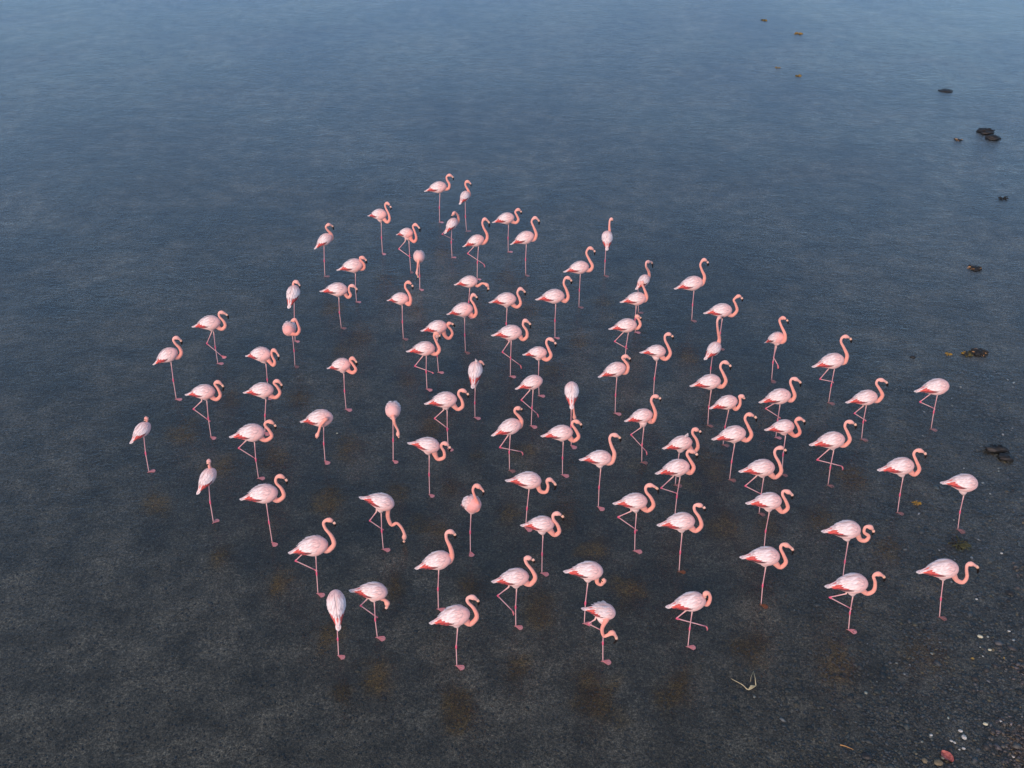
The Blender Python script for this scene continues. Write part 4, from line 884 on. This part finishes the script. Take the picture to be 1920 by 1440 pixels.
    o = bpy.data.objects.new('tail', TAILS[rnd.randrange(3)]); col.objects.link(o); o.parent = root; o.matrix_local = M
    if tuft == 1:
        V, Fc, Cc = [], [], []
        p0 = W_(Vector((.84, -.02, .20)))
        for k in range(3):
            dd = Vector((.03 * (k - 1), .03 * (k - 1), .10)) * 0.9
            tube(V, Fc, Cc, [p0, p0 + dd * .6, p0 + dd], [.008, .030, .003], [BLUSH, WHITE, WHITE], 6, squash=.3)
        mesh_obj('loose_feather', V, Fc, M_WING, root, Cc)
    # standing leg
    bedz = shore(fx, fy)
    fpos = Vector((0, 0, max(bedz + .006, -.05)))
    side_off = .018
    knee = hip.lerp(fpos, .47) + Vector((-.010 + rnd.uniform(-.006, .006), rnd.uniform(-.008, .008), 0))
    V, Fc, Cc = [], [], []
    top = W_(Vector((.60, 0, -.12)))
    pth, rad, cs = [], [], []
    for u in (0, .5, 1): pth.append(top.lerp(hip, u)); rad.append(.014 - .003 * u); cs.append(BLUSH)
    shank = mixc(LEG, (0.68, .42, .41), .7)
    endc = mixc(LEG, (.12, .05, .03), (0, .8, .7)[mud])
    for u, r, c in ((.3, .0085, LEG), (.65, .0080, LEG), (.87, .0084, LEG), (.93, .0130, JOINT), (1.0, .0158, JOINT)):
        pth.append(hip.lerp(knee, u)); rad.append(r); cs.append(c)
    for u, r, c in ((.07, .0135, JOINT), (.13, .0085, shank), (.30, .0078, shank), (.60, .0074, shank), (.90, .0078, mixc(shank, endc, .3)), (1.0, .010, endc)):
        pth.append(knee.lerp(fpos, u)); rad.append(r); cs.append(c)
    tube(V, Fc, Cc, pth, rad, cs, 8)
    leg = mesh_obj('leg', V, Fc, M_LEG, root, Cc)
    fdir = rnd.uniform(-.9, .05) - R(yaw) * 1.0 if abs(yaw) > 70 else rnd.uniform(-.75, .1)
    web_foot('foot', leg, fpos, fdir, rnd.uniform(1.05, 1.3), mud)
    # raised leg
    if lift:
        a, k, ft = [Vector(q) for q in lift]
        if ft.z < .05: ft.z = .05
        V, Fc, Cc = [], [], []
        up_ = W_(Vector((.52, .06 if lift[0][1] > 0 else -.06, -.04)))
        pth = [up_, a, a.lerp(k, .5), a.lerp(k, .84), a.lerp(k, .92), k, k.lerp(ft, .07), k.lerp(ft, .14), k.lerp(ft, .35), k.lerp(ft, .7), ft]
        rad = [.022, .013, .0085, .0088, .0130, .0158, .0135, .0088, .0080, .0078, .0100]
        cs = [BLUSH, BLUSH, LEG, LEG, JOINT, JOINT, JOINT, shank, shank, shank, mixc(LEG, JOINT, .7)]
        tube(V, Fc, Cc, pth, rad, cs, 8)
        l2 = mesh_obj('leg', V, Fc, M_LEG, root, Cc)
        hanging_foot('foot', l2, ft, (ft - k).normalized(), toe)
    return root

for i, rec in enumerate(BIRDS):
    make_flamingo(i, rec)

# ---------------------------------------------------------------- weeds, rocks, shells, litter
def lump(name, xy, r, mat, label, cat, flat=.55, group=None, seed=0, z=None, rough=.35, elong=1.3, ang=0.0, sub=(10, 14), parent=None):
    rnd = random.Random(seed)
    V, Fc = [], []
    nr, ns = sub
    o = Vector((rnd.uniform(0, 50), rnd.uniform(0, 50), 0))
    ca, sa = math.cos(ang), math.sin(ang)
    for i in range(nr + 1):
        th = math.pi * i / nr
        for k in range(ns):
            ph = 2 * math.pi * k / ns
            n = Vector((math.sin(th) * math.cos(ph), math.sin(th) * math.sin(ph), math.cos(th)))
            q = 1 + rough * noise.noise(n * 2.2 + o) + rough * .8 * noise.noise(n * 6 + o)
            x, y = n.x * r * q * elong, n.y * r * q
            V.append((x * ca - y * sa, x * sa + y * ca, n.z * r * q * flat))
    for i in range(nr):
        for k in range(ns):
            a = i * ns + k; b = i * ns + (k + 1) % ns
            Fc.append((a, a + ns, b + ns, b))
    zz = z if z is not None else max(shore(*xy), -.01) + r * flat * .35
    ob = mesh_obj(name, V, Fc, mat, parent, smooth=True, loc=(xy[0], xy[1], zz))
    if parent is None: tag(ob, label, cat, group)
    return ob

def weed(name, xy, r, mats, label, seed, strands=40, group=None, cat='seaweed', core=None, zc=0.0):
    """floating weed: an Empty with a matted core and curling fronds, each colour its own part"""
    rnd = random.Random(seed)
    root = bpy.data.objects.new(name, None); col.objects.link(root)
    root.location = (xy[0], xy[1], zc)
    root.empty_display_size = .1
    tag(root, label, cat, group)
    if core:
        lump('mat', (0, 0), r * .55, core, None, None, flat=.35, seed=seed, z=.0, rough=.7, parent=root, ang=rnd.uniform(0, 3))
    for mi, (mat, share, rr) in enumerate(mats):
        V, Fc, Cc = [], [], []
        for s in range(int(strands * share)):
            a = rnd.uniform(0, 6.28); d0 = rnd.uniform(0, .5) * r
            p = Vector((math.cos(a) * d0, math.sin(a) * d0 * .8, rnd.uniform(0, .25) * r))
            dr = Vector((math.cos(a + rnd.uniform(-.8, .8)), math.sin(a + rnd.uniform(-.8, .8)), rnd.uniform(-.1, .7)))
            path = [p]
            for k in range(4):
                dr = (dr + Vector((rnd.uniform(-.6, .6), rnd.uniform(-.6, .6), rnd.uniform(-.5, .2)))).normalized()
                q = path[-1] + dr * r * rnd.uniform(.12, .26)
                q.z = max(q.z, -.01)
                path.append(q)
            w = rnd.uniform(.05, .09) * r * rr
            for q in path: q.z *= .35
            tube(V, Fc, Cc, path, [w, w * 1.5, w, w * 1.4, w * .3], [(0, 0, 0)] * 5, 5, squash=.6)
        mesh_obj('fronds', V, Fc, mat, root, Cc)
    return root

G_Y = 'small yellow weed tufts floating on the water'
weed('seaweed', (11.122, 48.089), .16, [(M_WEED_YEL, .6, 1), (M_WEED_GRN, .5, 1)], 'yellow green weed tuft farthest up the photo, leftmost of the top pair', 1, 24, G_Y)
weed('seaweed', (12.15, 45.961), .17, [(M_WEED_YEL, .9, 1.2)], 'yellow weed tuft, brightest of the four at the top', 2, 26, G_Y)
weed('seaweed', (10.253, 41.181), .12, [(M_WEED_YEL, .7, 1)], 'tiny yellow weed tuft, left one of the lower pair at the top', 3, 18, G_Y)
weed('seaweed', (10.834, 40.181), .14, [(M_WEED_YEL, .8, 1.1), (M_WEED_GRN, .3, 1)], 'yellow weed tuft, right one of the lower pair at the top', 4, 22, G_Y)
weed('seaweed', (9.699, 20.163), .085, [(M_WEED_YEL, 1, 1.3)], 'bright yellow weed tuft left of the dark round weed clump', 5, 26, G_Y)
weed('seaweed', (7.371, 15.023), .085, [(M_WEED_YEL, .9, 1.2), (M_TWIG, .3, 1)], 'yellow orange weed tuft lying beside a flamingo\'s webbed foot', 6, 26, G_Y)
weed('seaweed', (10.114, 20.163), .13, [(M_WEED_YEL, .5, 1.1), (M_WEED_GRN, .6, 1.2)], 'olive and yellow weed touching the dark round weed clump', 7, 36, core=M_WEED_DARK)
weed('seaweed', (10.412, 20.231), .19, [(M_WEED_DARK, .9, 1.3), (M_TWIG, .15, .7)], 'dark round weed clump with brown edge, rightmost of its row', 8, 60, core=M_WEED_DARK)
weed('seaweed', (11.796, 24.314), .18, [(M_WEED_DARK, .8, 1.1), (M_TWIG, .25, .8)], 'dark weed clump with brown sprigs alone in the blue water', 9, 46, core=M_WEED_DARK)
weed('seaweed', (14.19, 28.708), .16, [(M_WEED_DARK, .8, 1)], 'spiky dark weed tuft near the right edge of the photo', 10, 30)
weed('seaweed', (7.761, 13.944), .20, [(M_WEED_GRN, .9, .9), (M_WEED_DARK, .6, .8)], 'green weed spread below the headless round flamingo', 11, 44, zc=-.02)
weed('seaweed', (14.56, 33.43), .16, [(M_WEED_DARK, .5, 1), (M_TWIG, .2, 1)], 'small dark weed with orange bit, left of the largest far rock', 12, 24)
lump('rock', (15.756, 34.169), .19, M_ROCK, 'dark rock with a notch, largest in the far water', 'rock', seed=1, rough=.7, ang=.2, flat=.42)
lump('rock', (15.728, 33.576), .17, M_ROCK, 'dark brown rock butting against the notched far rock', 'rock', seed=2, rough=.6, ang=-.3, flat=.42)
lump('rock', (15.854, 38.417), .19, M_ROCK, 'low dark rock, farthest stone out on the right', 'rock', seed=3, rough=.5, flat=.16)
lump('rock', (8.881, 20.051), .05, M_ROCK, 'tiny dark rock left of the yellow weed tuft', 'rock', seed=4)
lump('rock', (9.423, 16.62), .10, M_ROCK, 'long black rock at the right edge, upper of two', 'rock', seed=5, elong=1.9, ang=-.15, rough=.9, flat=.75)
lump('rock', (9.511, 16.364), .10, M_ROCK, 'black rock at the right edge just below the long one', 'rock', seed=6, rough=.7)
lump('rock', (8.179, 12.737), .055, M_ROCK, 'round black rock on the gravel near the right edge', 'rock', seed=7)
lump('rock', (8.091, 12.555), .035, M_ROCK, 'small rock beneath the round black one', 'rock', seed=8, rough=.2)
lump('rock', (5.724, 9.473), .045, M_TAN, 'tan stone left of the red leaf', 'stone', seed=9, rough=.2, elong=.8)
lump('rock', (5.904, 9.438), .05, M_TAN, 'brown stone touching the red leaf at the bottom', 'stone', seed=10, rough=.25)
lump('rock', (4.947, 9.552), .06, M_ROCK, 'black rock at the bottom edge right of the twig', 'rock', seed=11, z=-.01)
lump('rock', (6.532, 11.923), .035, M_GRAVEL if False else M_ROCK, 'grey stone under water left of the pale shells', 'rock', seed=12)

def shell(xy, r, mat, label, seed, ang=0, elong=1.25):
    """a ribbed half-open valve with a rim and a hollow"""
    rnd = random.Random(seed)
    V, Fc = [], []
    n = 16
    r *= .80
    rings = [(0.15, .42), (.55, .36), (.9, .12), (1.0, 0.0), (.86, .02), (.45, .20)]
    ca, sa = math.cos(ang), math.sin(ang)
    for rr, h in rings:
        for k in range(n):
            a = 2 * math.pi * k / n
            q = 1 + .06 * math.cos(a * 8) + .12 * noise.noise(Vector((math.cos(a), math.sin(a), seed)))
            x, y = math.cos(a) * r * rr * q * elong, math.sin(a) * r * rr * q
            V.append((x * ca - y * sa, x * sa + y * ca, h * r))
    for i in range(len(rings) - 1):
        for k in range(n):
            a = i * n + k; b = i * n + (k + 1) % n
            Fc.append((a, b, b + n, a + n))
    Fc.append(tuple(range(n)))
    o = mesh_obj('shell', V, Fc, mat, smooth=True, loc=(xy[0], xy[1], max(shore(*xy), -.012) + .008))
    tag(o, label, 'shell', 'pale shells on the gravel')
for (xy, r, mat, lab, an) in [
    ((7.337, 11.777), .045, M_SHELL_Y, 'cream shell left of a round white one, below the last flamingo', -.5),
    ((7.832, 11.889), .027, M_SHELL, 'round pale shell, topmost near the right edge', 0),
    ((7.256, 11.556), .015, M_SHELL, 'tiny white shell just under the cream one', .3),
    ((7.384, 11.501), .032, M_SHELL_Y, 'cream shell lower right of the tiny white one', .1),
    ((7.574, 12.591), .024, M_SHELL, 'white shell in the foamy patch at right', .1),
    ((6.798, 10.098), .038, M_SHELL_Y, 'oval cream shell above and right of the white shells', -.2),
    ((7.031, 10.145), .026, M_SHELL, 'dull shell right of the oval cream shell', -.3),
    ((6.396, 9.977), .036, M_SHELL, 'bright white shell, upper of two together near the red leaf', -.3),
    ((6.41, 9.867), .046, M_SHELL, 'largest white shell, above the red leaf', 1.3),
    ((6.207, 9.803), .026, M_SHELL, 'white shell left piece of a broken pair', -.3),
    ((6.243, 9.776), .024, M_SHELL, 'white shell right piece of a broken pair', -1),
    ((5.953, 9.903), .026, M_SHELL, 'small grey white shell left of the white group', .5),
    ((6.335, 9.677), .028, M_SHELL, 'flat white shell right of the red leaf', .1),
    ((6.269, 9.659), .018, M_SHELL, 'tiny shell beside the flat white one', .4),
    ((6.662, 9.731), .018, M_SHELL, 'little white shell alone right of the red leaf', 0),
    ((6.972, 9.526), .020, M_SHELL, 'white shell in the bottom right corner', 0),
    ((7.229, 11.372), .016, M_SHELL, 'thin shell sliver beneath the cream shells', -.8),
    ((8.403, 13.686), .028, M_SHELL, 'grey shell halfway up the right edge', .6),
    ((5.642, 9.588), .022, M_TAN, 'dull brown shell left of the tan stone', .2),
    ((-3.481, 17.183), .022, M_SHELL_Y, 'lone cream shell above a brown patch, left of centre', 0)]:
    shell(xy, r, mat, lab, int(abs(xy[0]) * 100), an)

def leaf(name, xy, length, width, ang, mat, label, seed, curl=.15, z=None):
    V, Fc = [], []
    n, m = 12, 6
    rnd = random.Random(seed)
    for side in (0, 1):
        for i in range(n + 1):
            u = i / n
            w = width * math.sin(math.pi * min(.985, max(.03, u))) ** .55
            w *= 1 + .10 * noise.noise(Vector((u * 6, seed, 0)))
            for k in range(m + 1):
                v = k / m * 2 - 1
                x = (u - .5) * length; y = v * w
                zz = curl * abs(v) ** 1.5 * width + .012 * noise.noise(Vector((x * 30, y * 30, seed))) - (0.003 if side else 0)
                V.append((x, y, zz))
    S = (n + 1) * (m + 1)
    for i in range(n):
        for k in range(m):
            a = i * (m + 1) + k
            Fc.append((a, a + m + 1, a + m + 2, a + 1))
            b = a + S
            Fc.append((b, b + 1, b + m + 2, b + m + 1))
    o = mesh_obj(name, V, Fc, mat, smooth=True, loc=(xy[0], xy[1], z if z is not None else max(shore(*xy), 0) + .014))
    o.rotation_euler = (0, 0, ang)
    # midrib
    R_, F2, C2 = [], [], []
    tube(R_, F2, C2, [Vector(((u - .5) * length, 0, .004)) for u in (.02, .35, .7, 1.05)], [.004, .0035, .003, .002], [(0, 0, 0)] * 4, 6)
    mesh_obj('midrib', R_, F2, mat, o)
    return tag(o, label, 'leaf')
leaf('leaf', (6.045, 9.526), .20, .072, 2.1, M_LEAF_RED, 'wrinkled red leaf lying on the gravel at the bottom right', 3, .35)
leaf('leaf', (7.043, 11.308), .055, .020, -.2, M_OCHRE, 'yellow leaf on the dark gravel, left of a similar sliver', 4)
leaf('leaf', (7.528, 11.318), .045, .012, 1.4, M_OCHRE, 'ochre leaf sliver near the right edge', 5)

# curled straw: one stem folded in a V with a wide torn blade
root = bpy.data.objects.new('dry_reed', None); col.objects.link(root)
xy0 = (3.551, 10.749)
root.location = (xy0[0], xy0[1], 0)
tag(root, 'pale dry reed folded into a V, floating at the bottom', 'reed')
def rel(q): return Vector((q[0] - xy0[0], q[1] - xy0[1], 0))
a0, a1, a2, a3, a4 = [rel(q) for q in ((3.278, 10.911), (3.434, 10.799), (3.504, 10.709), (3.629, 10.779), (3.639, 11.045))]
a5 = rel((3.564, 10.86))
V, Fc, Cc = [], [], []
tube(V, Fc, Cc, spline([a0 + Vector((0, 0, .02)), a1 + Vector((0, 0, .012)), a2 + Vector((0, 0, .008)), a3 + Vector((0, 0, .015))], 14), [.003 + .006 * min(1, i / 8) for i in range(14)], [(0, 0, 0)] * 14, 6, squash=.7)
mesh_obj('stem', V, Fc, M_STRAW, root, Cc)
V, Fc, Cc = [], [], []
tube(V, Fc, Cc, [a3 + Vector((0, 0, .015)), a3.lerp(a4, .5) + Vector((.008, 0, .03)), a4 + Vector((0, 0, .03))], [.010, .007, .004], [(0, 0, 0)] * 3, 6, squash=.6)
tube(V, Fc, Cc, [a4 + Vector((0, 0, .03)), a4.lerp(a5, .6) + Vector((-.01, 0, .02)), a5 + Vector((0, 0, .008))], [.004, .005, .003], [(0, 0, 0)] * 3, 6, squash=.6)
tube(V, Fc, Cc, [a2 + Vector((0, 0, .01)), a2.lerp(a3, .5) + Vector((0, .03, .012)), a3 + Vector((0, 0, .012))], [.006, .026, .008], [(0, 0, 0)] * 3, 8, side=Vector((0, 0, 1)), squash=.25)
mesh_obj('blade', V, Fc, M_STRAW, root, Cc)
# twig
t0, t1 = (4.614, 9.731), (4.78, 9.65)
V, Fc, Cc = [], [], []
tube(V, Fc, Cc, [Vector((0, 0, .006)), Vector(((t1[0] - t0[0]) * .4, (t1[1] - t0[1]) * .4 + .006, .012)), Vector((t1[0] - t0[0], t1[1] - t0[1], .006))], [.010, .007, .004], [(0, 0, 0)] * 3, 7)
tg = mesh_obj('twig', V, Fc, M_TWIG, None, Cc, loc=(t0[0], t0[1], 0))
tag(tg, 'short orange tan twig floating near the bottom edge', 'twig')
